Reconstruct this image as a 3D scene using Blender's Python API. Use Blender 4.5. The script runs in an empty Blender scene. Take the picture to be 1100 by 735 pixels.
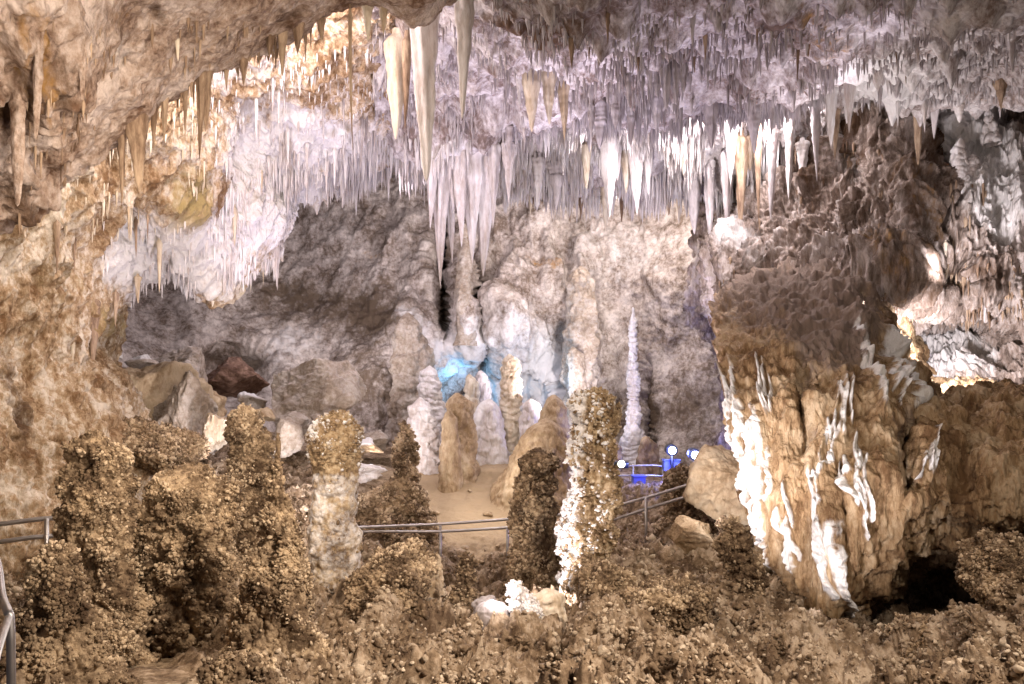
import bpy, math, random
import numpy as np

# ------------------------------------------------------------------ scene, camera, light
SC = bpy.context.scene
COL = SC.collection
F, PX0, HY, EYE = 860.0, 550.0, 430.0, 3.0     # focal length and horizon in photo pixels, eye height in metres

def W(px, py, d):
    """Point that the photo shows at (px, py), standing d metres into the cave."""
    return ((px - PX0) / F * d, d, EYE + (HY - py) / F * d)

cam_d = bpy.data.cameras.new('camera'); cam = bpy.data.objects.new('camera', cam_d); COL.objects.link(cam)
cam.location = (0, 0, EYE); cam.rotation_euler = (math.radians(90), 0, 0)
cam_d.sensor_fit = 'HORIZONTAL'; cam_d.sensor_width = 36.0; cam_d.lens = 36.0 * F / 1100.0
cam_d.shift_y = (HY - 367.5) / 1100.0; cam_d.clip_end = 300; cam_d.clip_start = 0.05
SC.camera = cam

world = bpy.data.worlds.new('World'); SC.world = world; world.use_nodes = True
bg = world.node_tree.nodes['Background']
bg.inputs[0].default_value = (1.0, 0.84, 0.84, 1); bg.inputs[1].default_value = 0.085
SC.view_settings.view_transform = 'Standard'; SC.view_settings.look = 'None'
SC.view_settings.exposure = -0.2; SC.view_settings.gamma = 1.0; SC.view_settings.use_curve_mapping = False
SC.render.engine = 'CYCLES'
SC.cycles.max_bounces = 6; SC.cycles.diffuse_bounces = 2; SC.cycles.glossy_bounces = 2
SC.cycles.transmission_bounces = 2; SC.cycles.use_denoising = True; SC.cycles.sample_clamp_indirect = 6.0

WARM = (1.0, 0.83, 0.66); CREAM = (1.0, 0.91, 0.84); WHITE = (1.0, 0.93, 0.97); LAV = (0.82, 0.72, 1.0); BLUE = (0.14, 0.50, 0.95); PALEBLUE = (0.42, 0.66, 1.0); DEEP = (0.03, 0.05, 1.0)

def lamp(px, py, d, watts, col, size=0.15, name='show_or_fill_lamp'):
    l = bpy.data.lights.new(name, 'POINT'); l.energy = watts; l.color = col; l.shadow_soft_size = size
    o = bpy.data.objects.new(name, l); o.location = W(px, py, d); COL.objects.link(o); return o

def spot(px, py, d, tgt, watts, col, ang=70, size=0.12, name='show_or_fill_spot'):
    l = bpy.data.lights.new(name, 'SPOT'); l.energy = watts; l.color = col; l.shadow_soft_size = size
    l.spot_size = math.radians(ang); l.spot_blend = 0.7
    o = bpy.data.objects.new(name, l); o.location = W(px, py, d)
    from mathutils import Vector
    v = Vector(W(*tgt)) - o.location; o.rotation_euler = v.to_track_quat('-Z', 'Y').to_euler(); COL.objects.link(o); return o

# show lamps placed where the glow suggests, plus unseen ones added to brighten formations
lamp(285, 25, 9.2, 200, (1.0, 0.88, 0.90))
lamp(215, 60, 8.6, 110, CREAM)
lamp(110, 140, 7.8, 60, CREAM)
lamp(415, -15, 9.6, 240, WHITE)
spot(345, 470, 11.0, (360, 140, 12.5), 430, LAV, 75)
spot(230, 490, 9.6, (190, 215, 11.4), 270, (0.95, 0.86, 1.0), 78)  # added low spot brightening the underside of the left arch
for lx, lp in ((560, 260), (640, 400), (730, 400), (820, 330), (885, 35)):
    lamp(lx, 122, 14.2, lp, WHITE if lx > 600 else CREAM)
spot(560, 560, 10.5, (520, 150, 11.5), 1550, (0.90, 0.82, 1.0), 60)
spot(650, 520, 13.5, (670, 180, 17.0), 1300, (1.0, 0.90, 0.95), 62)  # added from below to lift the bright band
spot(690, 560, 10.5, (760, 90, 11.0), 1350, (0.88, 0.79, 1.0), 70)
spot(930, 330, 11.0, (990, 60, 10.5), 900, WHITE, 100)
lamp(690, 205, 19.2, 420, (1.0, 0.90, 0.86))
lamp(590, 200, 19.4, 160, (1.0, 0.88, 0.90))
lamp(352, 168, 16.4, 880, (0.97, 0.86, 0.97))
spot(345, 450, 18.2, (385, 225, 23.0), 500, WHITE, 105)
spot(640, 455, 16.4, (550, 340, 21.5), 1200, WHITE, 75)
spot(395, 500, 14.8, (500, 440, 17.6), 300, WHITE, 80)
spot(668, 488, 16.6, (680, 395, 19.6), 420, WHITE, 60)  # added to brighten the thin white totem
spot(280, 560, 10.0, (300, 380, 17.0), 800, WHITE, 80)
lamp(490, 418, 22.4, 48, BLUE); lamp(586, 405, 19.6, 65, PALEBLUE)
spot(1005, 396, 10.9, (990, 370, 14.0), 460, WHITE, 120)
spot(950, 690, 6.6, (944, 390, 9.5), 330, WHITE, 34)  # low spot added for the white spires of the mass
spot(1010, 300, 11.2, (1060, 160, 12.8), 150, WHITE, 90)
spot(790, 400, 11.5, (880, 230, 13.5), 760, LAV, 105)  # lavender fill added for the right wall
spot(690, 560, 6.6, (815, 500, 9.0), 620, WHITE, 44)
lamp(536, 632, 6.1, 5, WHITE, 0.06)
lamp(592, 640, 7.7, 20, WHITE, 0.06)
spot(540, 630, 7.0, (632, 540, 8.1), 120, WHITE, 50)
spot(320, 560, 7.0, (360, 540, 8.0), 9, CREAM, 70)
lamp(520, 480, 14.0, 70, CREAM)
lamp(310, 505, 9.4, 60, CREAM)  # this and the next lamp: added to set off the rear stalagmites
lamp(222, 440, 7.0, 24, CREAM)
lamp(330, 500, 6.8, 10, CREAM)
spot(520, 400, 12.0, (230, 590, 5.6), 520, CREAM, 60)
spot(760, 420, 9.6, (700, 660, 6.6), 170, CREAM, 100)
spot(850, 655, 6.9, (885, 550, 8.3), 150, WHITE, 70)  # low spot added to whiten the central drip ribs
# added warm fill lights, unseen, overhead and just ahead of the camera
def area(loc, tgt, watts, col, size, spread=150):
    from mathutils import Vector
    l = bpy.data.lights.new('fill_light', 'AREA'); l.energy = watts; l.color = col; l.size = size; l.spread = math.radians(spread)
    o = bpy.data.objects.new('fill_light', l); o.location = loc
    o.rotation_euler = (Vector(tgt) - Vector(loc)).to_track_quat('-Z', 'Y').to_euler(); COL.objects.link(o)
area((-1.3, 4.3, 5.2), (-1.2, 7.6, 1.6), 80, WARM, 0.25)
area((2.4, 1.4, 4.9), (-1.9, 5.4, 1.2), 170, (1.0, 0.86, 0.73), 0.22, 110)
area((3.4, 2.6, 5.3), (2.6, 7.8, 1.6), 110, (1.0, 0.86, 0.73), 0.25)
area((0.4, 0.8, 2.9), (-3.0, 5.2, 5.6), 70, WARM, 0.5, 80)

# ------------------------------------------------------------------ noise
_rng = np.random.default_rng(7)
_PERM = _rng.permutation(256).astype(np.int64); _PERM = np.concatenate([_PERM, _PERM, _PERM])
_GR = _rng.normal(size=(256, 3)); _GR /= np.linalg.norm(_GR, axis=1)[:, None]; _GR = _GR.astype(np.float32)
_RP = _rng.random((256, 3)).astype(np.float32)

def perlin(p):
    out = np.empty(len(p), np.float32)
    for a in range(0, len(p), 200000):
        q = p[a:a + 200000].astype(np.float32)
        i = np.floor(q).astype(np.int64); f = q - i; i &= 255
        u = f * f * f * (f * (f * 6 - 15) + 10)
        def g(dx, dy, dz):
            h = _PERM[_PERM[_PERM[(i[:, 0] + dx) & 255] + ((i[:, 1] + dy) & 255)] + ((i[:, 2] + dz) & 255)]
            gr = _GR[h]
            return gr[:, 0] * (f[:, 0] - dx) + gr[:, 1] * (f[:, 1] - dy) + gr[:, 2] * (f[:, 2] - dz)
        x00 = g(0,0,0); x00 += u[:, 0] * (g(1,0,0) - x00)
        x10 = g(0,1,0); x10 += u[:, 0] * (g(1,1,0) - x10)
        x01 = g(0,0,1); x01 += u[:, 0] * (g(1,0,1) - x01)
        x11 = g(0,1,1); x11 += u[:, 0] * (g(1,1,1) - x11)
        y0 = x00 + u[:, 1] * (x10 - x00); y1 = x01 + u[:, 1] * (x11 - x01)
        out[a:a + 200000] = y0 + u[:, 2] * (y1 - y0)
    return out

def fbm(p, scale, octv=4, seed=0.0, gain=0.5, st=(1, 1, 1), ridged=False):
    q = p * (np.array(st, np.float32) / scale) + seed * 17.31
    s = np.zeros(len(p), np.float32); a = 1.0
    for k in range(octv):
        n = perlin(q)
        s += a * ((0.35 - np.abs(n)) * 2 if ridged else n)
        q = q * 2.03 + 5.7; a *= gain
    return s

def worley(p, scale, seed=0.0):
    out = np.empty(len(p), np.float32); cid = np.empty(len(p), np.float32)
    for a in range(0, len(p), 200000):
        q = (p[a:a + 200000] / scale + seed * 13.7).astype(np.float32)
        i = np.floor(q).astype(np.int64); f = q - i
        best = np.full(len(q), 9.0, np.float32); bid = np.zeros(len(q), np.int64)
        for dx in (-1, 0, 1):
            for dy in (-1, 0, 1):
                for dz in (-1, 0, 1):
                    h = _PERM[_PERM[_PERM[(i[:, 0] + dx) & 255] + ((i[:, 1] + dy) & 255)] + ((i[:, 2] + dz) & 255)]
                    r = _RP[h]
                    d = (r[:, 0] + dx - f[:, 0])**2 + (r[:, 1] + dy - f[:, 1])**2 + (r[:, 2] + dz - f[:, 2])**2
                    m = d < best; best[m] = d[m]; bid[m] = h[m]
        out[a:a + 200000] = np.sqrt(best); cid[a:a + 200000] = _RP[bid, 0]
    return out, cid

def nodules(p, s, seed=0.0):
    """Rounded popcorn bumps, 0 in the creases, up to 1 on the knobs."""
    w, c = worley(p, s, seed)
    return np.sqrt(np.clip(1 - (w / 0.80)**2, 0, 1)) * (0.55 + 0.45 * c)

def popcorn(p, s=0.075, seed=0.0):
    q = p + 0.25 * s * np.stack([perlin(p / s * 1.3 + k * 9.1) for k in range(3)], 1)
    cl = fbm(p, s * 4.5, 2, seed + 2)
    a = nodules(q, s * 1.9, seed + 1); b = nodules(q, s, seed + 3); c = nodules(q, s * 0.48, seed + 5)
    return s * (1.9 * cl + 1.6 * a + 0.8 * b + 0.3 * c)

# ------------------------------------------------------------------ materials
def rock_mat(name, dark, mid, light, scale=2.0, streak=1.0, bump=0.35, bscale=30.0, rough=0.85,
             stain_shade=(0.10, 0.055, 0.03), calc=(0.80, 0.76, 0.74), ochre=(0.42, 0.23, 0.07), spread=1.0, gloss=0.2, vary=0.0):
    m = bpy.data.materials.new(name); m.use_nodes = True
    nt = m.node_tree; N = nt.nodes; L = nt.links; bs = N['Principled BSDF']
    bs.inputs['Roughness'].default_value = rough
    bs.inputs['Specular IOR Level'].default_value = gloss
    geo = N.new('ShaderNodeNewGeometry'); pos = geo.outputs['Position']
    if vary:
        oi = N.new('ShaderNodeObjectInfo'); ad = N.new('ShaderNodeVectorMath'); ad.operation = 'ADD'
        cb = N.new('ShaderNodeCombineXYZ'); ml = N.new('ShaderNodeMath'); ml.operation = 'MULTIPLY'; ml.inputs[1].default_value = 40
        L.new(oi.outputs['Random'], ml.inputs[0]); L.new(ml.outputs[0], cb.inputs[0])
        L.new(pos, ad.inputs[0]); L.new(cb.outputs[0], ad.inputs[1]); pos = ad.outputs[0]
    mp = N.new('ShaderNodeMapping'); L.new(pos, mp.inputs[0]); mp.inputs['Scale'].default_value = (1, 1, streak)
    def noise(sc, det=6, ro=0.6, src=None):
        n = N.new('ShaderNodeTexNoise'); n.inputs['Scale'].default_value = sc; n.inputs['Detail'].default_value = det
        n.inputs['Roughness'].default_value = ro; L.new(src or mp.outputs[0], n.inputs['Vector']); return n.outputs['Fac']
    n1 = noise(scale, 8, 0.65); n2 = noise(scale * 7, 6, 0.7)
    mx = N.new('ShaderNodeMath'); mx.operation = 'MULTIPLY_ADD'; L.new(n2, mx.inputs[0]); mx.inputs[1].default_value = 0.75
    sb = N.new('ShaderNodeMath'); sb.operation = 'SUBTRACT'; L.new(n1, sb.inputs[0]); sb.inputs[1].default_value = 0.375
    L.new(sb.outputs[0], mx.inputs[2])
    r = N.new('ShaderNodeValToRGB'); L.new(mx.outputs[0], r.inputs[0])
    e = r.color_ramp.elements; w = 0.135 * spread
    e[0].position = 0.5 - w; e[0].color = (*dark, 1); e[1].position = 0.5 + w; e[1].color = (*light, 1)
    k = e.new(0.5); k.color = (*mid, 1)
    at = N.new('ShaderNodeAttribute'); at.attribute_name = 'stain_shade'
    sep = N.new('ShaderNodeSeparateColor'); L.new(at.outputs['Color'], sep.inputs[0])
    nb = noise(scale * 3.2, 7, 0.72)
    prev = r.outputs[0]
    for ch, c in zip(('Red', 'Green', 'Blue'), (stain_shade, calc, ochre)):
        a = N.new('ShaderNodeMath'); a.operation = 'ADD'; L.new(sep.outputs[ch], a.inputs[0]); L.new(nb, a.inputs[1])
        mr = N.new('ShaderNodeMapRange'); mr.interpolation_type = 'SMOOTHSTEP'
        L.new(a.outputs[0], mr.inputs[0]); mr.inputs[1].default_value = 0.72; mr.inputs[2].default_value = 1.12
        mixn = N.new('ShaderNodeMix'); mixn.data_type = 'RGBA'; L.new(mr.outputs[0], mixn.inputs[0])
        L.new(prev, mixn.inputs[6]); mixn.inputs[7].default_value = (*c, 1); prev = mixn.outputs[2]
    L.new(prev, bs.inputs['Base Color'])
    bn = noise(bscale, 8, 0.7); bn2 = noise(bscale * 0.25, 4, 0.6)
    ba = N.new('ShaderNodeMath'); ba.operation = 'MULTIPLY_ADD'; L.new(bn2, ba.inputs[0]); ba.inputs[1].default_value = 1.6; L.new(bn, ba.inputs[2])
    b = N.new('ShaderNodeBump'); b.inputs['Strength'].default_value = bump; b.inputs['Distance'].default_value = 0.06
    L.new(ba.outputs[0], b.inputs['Height']); L.new(b.outputs[0], bs.inputs['Normal'])
    return m

def plain_mat(name, col, rough=0.5, metal=0.0, emit=None, es=0.0):
    m = bpy.data.materials.new(name); m.use_nodes = True; nt = m.node_tree; bs = nt.nodes['Principled BSDF']
    n = nt.nodes.new('ShaderNodeTexNoise'); n.inputs['Scale'].default_value = 14; n.inputs['Detail'].default_value = 6
    r = nt.nodes.new('ShaderNodeValToRGB'); nt.links.new(n.outputs['Fac'], r.inputs[0])
    r.color_ramp.elements[0].position = 0.3; r.color_ramp.elements[1].position = 0.7
    r.color_ramp.elements[0].color = (*[c * 0.72 for c in col], 1); r.color_ramp.elements[1].color = (*col, 1)
    nt.links.new(r.outputs[0], bs.inputs['Base Color'])
    bs.inputs['Roughness'].default_value = rough; bs.inputs['Metallic'].default_value = metal
    if emit: bs.inputs['Emission Color'].default_value = (*emit, 1); bs.inputs['Emission Strength'].default_value = es
    return m

M = {
 'overhang': rock_mat('overhang_rock', (0.17, 0.095, 0.06), (0.46, 0.34, 0.27), (0.72, 0.60, 0.54), 2.2, 0.7, 0.8, 16, spread=1.25),
 'left':     rock_mat('left_wall_rock', (0.19, 0.105, 0.05), (0.44, 0.31, 0.19), (0.74, 0.64, 0.53), 2.2, 0.6, 0.7, 18, spread=1.1, ochre=(0.36, 0.27, 0.12)),
 'ceil':     rock_mat('ceiling_rock', (0.20, 0.145, 0.125), (0.46, 0.40, 0.385), (0.70, 0.65, 0.64), 2.2, 0.35, 0.45, 24, spread=1.1),
 'back':     rock_mat('back_wall_rock', (0.19, 0.14, 0.105), (0.46, 0.39, 0.345), (0.72, 0.64, 0.585), 1.5, 0.9, 0.6, 12, spread=1.2, stain_shade=(0.15, 0.108, 0.075)),
 'right':    rock_mat('right_wall_rock', (0.11, 0.076, 0.056), (0.31, 0.24, 0.20), (0.60, 0.52, 0.48), 1.6, 0.35, 0.8, 12, spread=1.2),
 'mass':     rock_mat('flowstone_rock', (0.17, 0.095, 0.045), (0.38, 0.25, 0.135), (0.56, 0.42, 0.27), 2.2, 0.3, 0.7, 20, stain_shade=(0.25, 0.185, 0.145), calc=(0.90, 0.87, 0.84), ochre=(0.44, 0.29, 0.13)),
 'popcorn':  rock_mat('popcorn_coral_rock', (0.085, 0.052, 0.03), (0.22, 0.15, 0.09), (0.46, 0.335, 0.21), 3.6, 1.0, 0.35, 70, calc=(0.64, 0.49, 0.33)),
 'floor':    rock_mat('floor_rock', (0.10, 0.062, 0.036), (0.235, 0.162, 0.10), (0.44, 0.34, 0.245), 2.2, 1.0, 0.35, 50, ochre=(0.45, 0.335, 0.21), calc=(0.60, 0.48, 0.35)),
 'crust':    rock_mat('crusted_popcorn_lit_white', (0.13, 0.08, 0.045), (0.34, 0.235, 0.13), (0.52, 0.40, 0.26), 3.2, 1.0, 0.35, 70, calc=(0.86, 0.82, 0.80)),
 'tan':      rock_mat('tan_stalagmite_rock', (0.27, 0.18, 0.10), (0.44, 0.32, 0.20), (0.56, 0.44, 0.30), 1.6, 0.5, 0.4, 20),
 'white':    rock_mat('white_calcite', (0.58, 0.50, 0.46), (0.74, 0.68, 0.66), (0.84, 0.80, 0.79), 2.5, 0.25, 0.3, 24, vary=1, gloss=0.3),
 'grey':     rock_mat('grey_calcite', (0.34, 0.29, 0.28), (0.50, 0.45, 0.45), (0.64, 0.58, 0.58), 2.5, 0.2, 0.3, 24, vary=1),
 'cream':    rock_mat('cream_calcite', (0.50, 0.38, 0.26), (0.68, 0.57, 0.44), (0.78, 0.70, 0.58), 2.5, 0.2, 0.3, 24, vary=1),
 'brown':    rock_mat('brown_calcite', (0.16, 0.10, 0.065), (0.32, 0.22, 0.15), (0.50, 0.37, 0.26), 2.5, 0.2, 0.35, 24, vary=1),
 'boulder':  rock_mat('boulder_rock', (0.30, 0.23, 0.17), (0.46, 0.38, 0.31), (0.60, 0.53, 0.47), 1.6, 1.0, 1.0, 9, spread=1.2),
 'red':      rock_mat('reddish_boulder_rock', (0.10, 0.055, 0.038), (0.20, 0.12, 0.085), (0.32, 0.21, 0.155), 1.0, 1.0, 0.6, 10),
 'steel':    plain_mat('brushed_steel', (0.50, 0.47, 0.46), 0.45, 1.0),
 'black':    plain_mat('dark_housing', (0.03, 0.03, 0.035), 0.5),
 'bluebox':  plain_mat('blue_housing', (0.16, 0.18, 0.42), 0.5),
 'bulb':     plain_mat('lit_bulb', (1, 1, 1), 0.4, 0, (0.62, 0.70, 1.0), 60),
 'pathbulb': plain_mat('lit_path_bulb', (1, 1, 1), 0.4, 0, (1.0, 0.97, 0.70), 6),
 'tape':     plain_mat('yellow_tape', (0.75, 0.60, 0.05), 0.6),
}

# ------------------------------------------------------------------ mesh helpers
def mesh_grid(name, P, stain_shade=None, wrap=False, mat=None, origin=None):
    nv, nu = P.shape[:2]
    V = P.reshape(-1, 3).astype(np.float32)
    idx = np.arange(nv * nu).reshape(nv, nu)
    if wrap: idx = np.concatenate([idx, idx[:, :1]], 1)
    Q = np.stack([idx[:-1, :-1], idx[:-1, 1:], idx[1:, 1:], idx[1:, :-1]], -1).reshape(-1, 4)
    return mesh_raw(name, V, Q, stain_shade, mat, origin)

def mesh_raw(name, V, Q, stain_shade=None, mat=None, origin=None):
    me = bpy.data.meshes.new(name)
    o = np.array(origin if origin is not None else (0, 0, 0), np.float32)
    me.vertices.add(len(V)); me.vertices.foreach_set('co', (V - o).ravel().astype(np.float32))
    k = Q.shape[1]
    me.loops.add(Q.size); me.loops.foreach_set('vertex_index', Q.ravel().astype(np.int32))
    me.polygons.add(len(Q)); me.polygons.foreach_set('loop_start', np.arange(0, Q.size, k, dtype=np.int32))
    me.polygons.foreach_set('loop_total', np.full(len(Q), k, np.int32))
    me.polygons.foreach_set('use_smooth', np.ones(len(Q), bool))
    if stain_shade is not None:
        at = me.attributes.new('stain_shade', 'FLOAT_COLOR', 'POINT')
        c = np.ones((len(V), 4), np.float32); c[:, :3] = stain_shade.reshape(-1, 3); at.data.foreach_set('color', c.ravel())
    me.update(); me.validate()
    if mat: me.materials.append(M[mat])
    ob = bpy.data.objects.new(name, me); ob.location = [float(x) for x in o]; COL.objects.link(ob); return ob

def tag(o, label=None, cat=None, group=None, kind=None):
    if label: o['label'] = label
    if cat: o['category'] = cat
    if group: o['group'] = group
    if kind: o['kind'] = kind
    return o

def catmull(A, n):
    """A: (k, ...) -> (n, ...) smooth resample over index."""
    k = len(A); t = np.linspace(0, k - 1, n); i = np.clip(np.floor(t).astype(int), 0, k - 2); f = (t - i).reshape(-1, *([1] * (A.ndim - 1)))
    p0 = A[np.clip(i - 1, 0, k - 1)]; p1 = A[i]; p2 = A[i + 1]; p3 = A[np.clip(i + 2, 0, k - 1)]
    return 0.5 * (2 * p1 + (p2 - p0) * f + (2 * p0 - 5 * p1 + 4 * p2 - p3) * f**2 + (3 * p1 - p0 - 3 * p2 + p3) * f**3)

def ico(sub):
    import bmesh
    bm = bmesh.new(); bmesh.ops.create_icosphere(bm, subdivisions=sub, radius=1.0)
    v = np.array([x.co[:] for x in bm.verts], np.float32); f = np.array([[y.index for y in x.verts] for x in bm.faces]); bm.free(); return v, f
ICO = ico(1)
KNOBS = []
for _k in range(24):
    _v = ICO[0]; KNOBS.append(_v * (1 + 0.9 * perlin(_v * 1.25 + _k * 7.7) + 0.7 * perlin(_v * 2.9 + _k * 3.1))[:, None] * np.array([0.9, 0.75, 1.1], np.float32))

def knobs(pts, nrm, rad, rg):
    """Lumpy coral knobs grown on a surface: vertices, faces (triangles as quads with a doubled corner are avoided: plain triangles) and paleness."""
    n = len(pts); k = rg.integers(0, len(KNOBS), n)
    A = np.stack(KNOBS)[k]
    q = rg.normal(size=(n, 3)).astype(np.float32); q /= np.linalg.norm(q, axis=1)[:, None]
    b = np.cross(q, nrm + 0.01); b /= np.linalg.norm(b, axis=1)[:, None] + 1e-6; c = np.cross(b, nrm)
    loc = A[:, :, :1] * b[:, None] + A[:, :, 1:2] * c[:, None] + A[:, :, 2:] * nrm[:, None] * 1.3
    V = pts[:, None] + (loc * rad[:, None, None]) + nrm[:, None] * (rad * 0.35)[:, None, None]
    Fc = ICO[1][None] + (np.arange(n) * len(ICO[0]))[:, None, None]
    pale = np.clip(fbm(pts, 0.35, 3, 33) * 1.0 + 0.42 + 0.28 * rg.normal(size=n), 0, 1); pale = np.repeat(pale, len(ICO[0]))  # knobs painted paler than the rock, so creases between them look shaded
    return V.reshape(-1, 3).astype(np.float32), Fc.reshape(-1, 3), pale

def grid_knobs(P, nrm, n, r0, r1, rg, weight=None, wrap=True):
    """n knobs over a grid, by area (or by the weights given); radii r0 to r1 metres."""
    if weight is None:
        du = np.linalg.norm(np.gradient(P, axis=1), axis=-1); dv = np.linalg.norm(np.gradient(P, axis=0), axis=-1); weight = du * dv
    w = weight.ravel().astype(np.float64); cdf = np.cumsum(w); cdf /= cdf[-1]
    k = np.searchsorted(cdf, rg.random(n)); k = np.minimum(k, len(w) - 1)
    p = P.reshape(-1, 3)[k].astype(np.float32); m = nrm.reshape(-1, 3)[k].astype(np.float32)
    m = m + 0.35 * rg.normal(size=m.shape).astype(np.float32); m /= np.linalg.norm(m, axis=1)[:, None]
    r = (r0 + (r1 - r0) * 1.35 * rg.random(n)**3.0).astype(np.float32)
    return p, m, r

def add_knobs(ob, V, T, pale, origin, ch=1, amt=0.62):
    """Joins the knobs to the mesh they grow on."""
    me = ob.data; n0 = len(me.vertices); l0 = len(me.loops); p0 = len(me.polygons)
    me.vertices.add(len(V)); co = np.empty((n0 + len(V)) * 3, np.float32); me.vertices.foreach_get('co', co); co[n0 * 3:] = (V - np.array(origin, np.float32)).ravel(); me.vertices.foreach_set('co', co)
    me.loops.add(T.size); vi = np.empty(l0 + T.size, np.int32); me.loops.foreach_get('vertex_index', vi); vi[l0:] = T.ravel() + n0; me.loops.foreach_set('vertex_index', vi)
    me.polygons.add(len(T)); ls = np.empty(p0 + len(T), np.int32); me.polygons.foreach_get('loop_start', ls); ls[p0:] = l0 + np.arange(len(T)) * 3; me.polygons.foreach_set('loop_start', ls)
    lt = np.empty(p0 + len(T), np.int32); me.polygons.foreach_get('loop_total', lt); lt[p0:] = 3; me.polygons.foreach_set('loop_total', lt)
    me.polygons.foreach_set('use_smooth', np.ones(p0 + len(T), bool))
    at = me.attributes['stain_shade']; c = np.empty((n0 + len(V)) * 4, np.float32); at.data.foreach_get('color', c); c = c.reshape(-1, 4)
    c[n0:] = (0, 0, 0, 1); c[n0:, ch] = pale * amt; at.data.foreach_set('color', c.ravel())
    me.update(); me.validate()

def blob(px, py, feats, warp=None):
    """Sum of soft elliptical features given as (x, y, rx, ry, degrees, amount)."""
    s = np.zeros(px.shape, np.float32)
    x = px if warp is None else px + warp; y = py if warp is None else py + warp * 0.7
    for fx, fy, rx, ry, rot, am in feats:
        c, n = math.cos(math.radians(rot)), math.sin(math.radians(rot))
        dx, dy = x - fx, y - fy
        s += am * np.exp(-(((dx * c + dy * n) / rx)**2 + ((-dx * n + dy * c) / ry)**2)**1.5)
    return s

def grid_normals(P):
    du = np.gradient(P, axis=1); dv = np.gradient(P, axis=0)
    n = np.cross(du, dv); n /= np.linalg.norm(n, axis=-1, keepdims=True) + 1e-9
    return n

SHEET_N = {}
def sheet(name, rows, nu, nv, mat, disp, dents=(), stain_shades=((), (), ()), vexp=None, flip=False, base=(0, 0, 0)):
    """A rock surface lofted through rows of (px, py, depth); disp(points, px, py) pushes it along its normal."""
    R = np.stack([catmull(np.array(r, np.float64), nu) for r in rows])
    G = catmull(R, nv)
    px, py, D = G[..., 0], G[..., 1], G[..., 2]
    if dents: D = D + blob(px, py, dents)
    P = np.stack([(px - PX0) / F * D, D, EYE + (HY - py) / F * D], -1)
    n = grid_normals(P)
    view = P - np.array([0, 0, EYE])
    s = np.sign(np.median((n * view).sum(-1)))          # towards the camera side of the visible rows
    n = -n * s * (-1 if flip else 1)
    flat = P.reshape(-1, 3).astype(np.float32)
    d = disp(flat, px.ravel(), py.ravel())
    if isinstance(d, tuple): d, vec = d
    else: vec = None
    P2 = flat + n.reshape(-1, 3) * d[:, None]
    if vec is not None: P2 = P2 + vec
    w = (fbm(flat, 0.9, 4, 3.3) * 26).reshape(px.shape)
    st = np.stack([b0 + blob(px, py, f, w) for b0, f in zip(base, stain_shades)], -1)
    ob = mesh_grid(name, P2.reshape(P.shape), st, False, mat)
    tag(ob, kind='structure')
    n2 = grid_normals(P2.reshape(P.shape)); n2 = -n2 * s * (-1 if flip else 1)
    SHEET_N[name] = n2
    return ob, P2.reshape(P.shape), px, py

def drips(p, f, seed, pw=2.2, th=0.0):
    """Field of hanging points: 0 nearly everywhere, up to 1 on the tips."""
    w, c = worley(p * np.array([1, 1, 0.0], np.float32), f, seed)
    return np.clip(1 - w / 0.62, 0, 1)**pw * c

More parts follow.
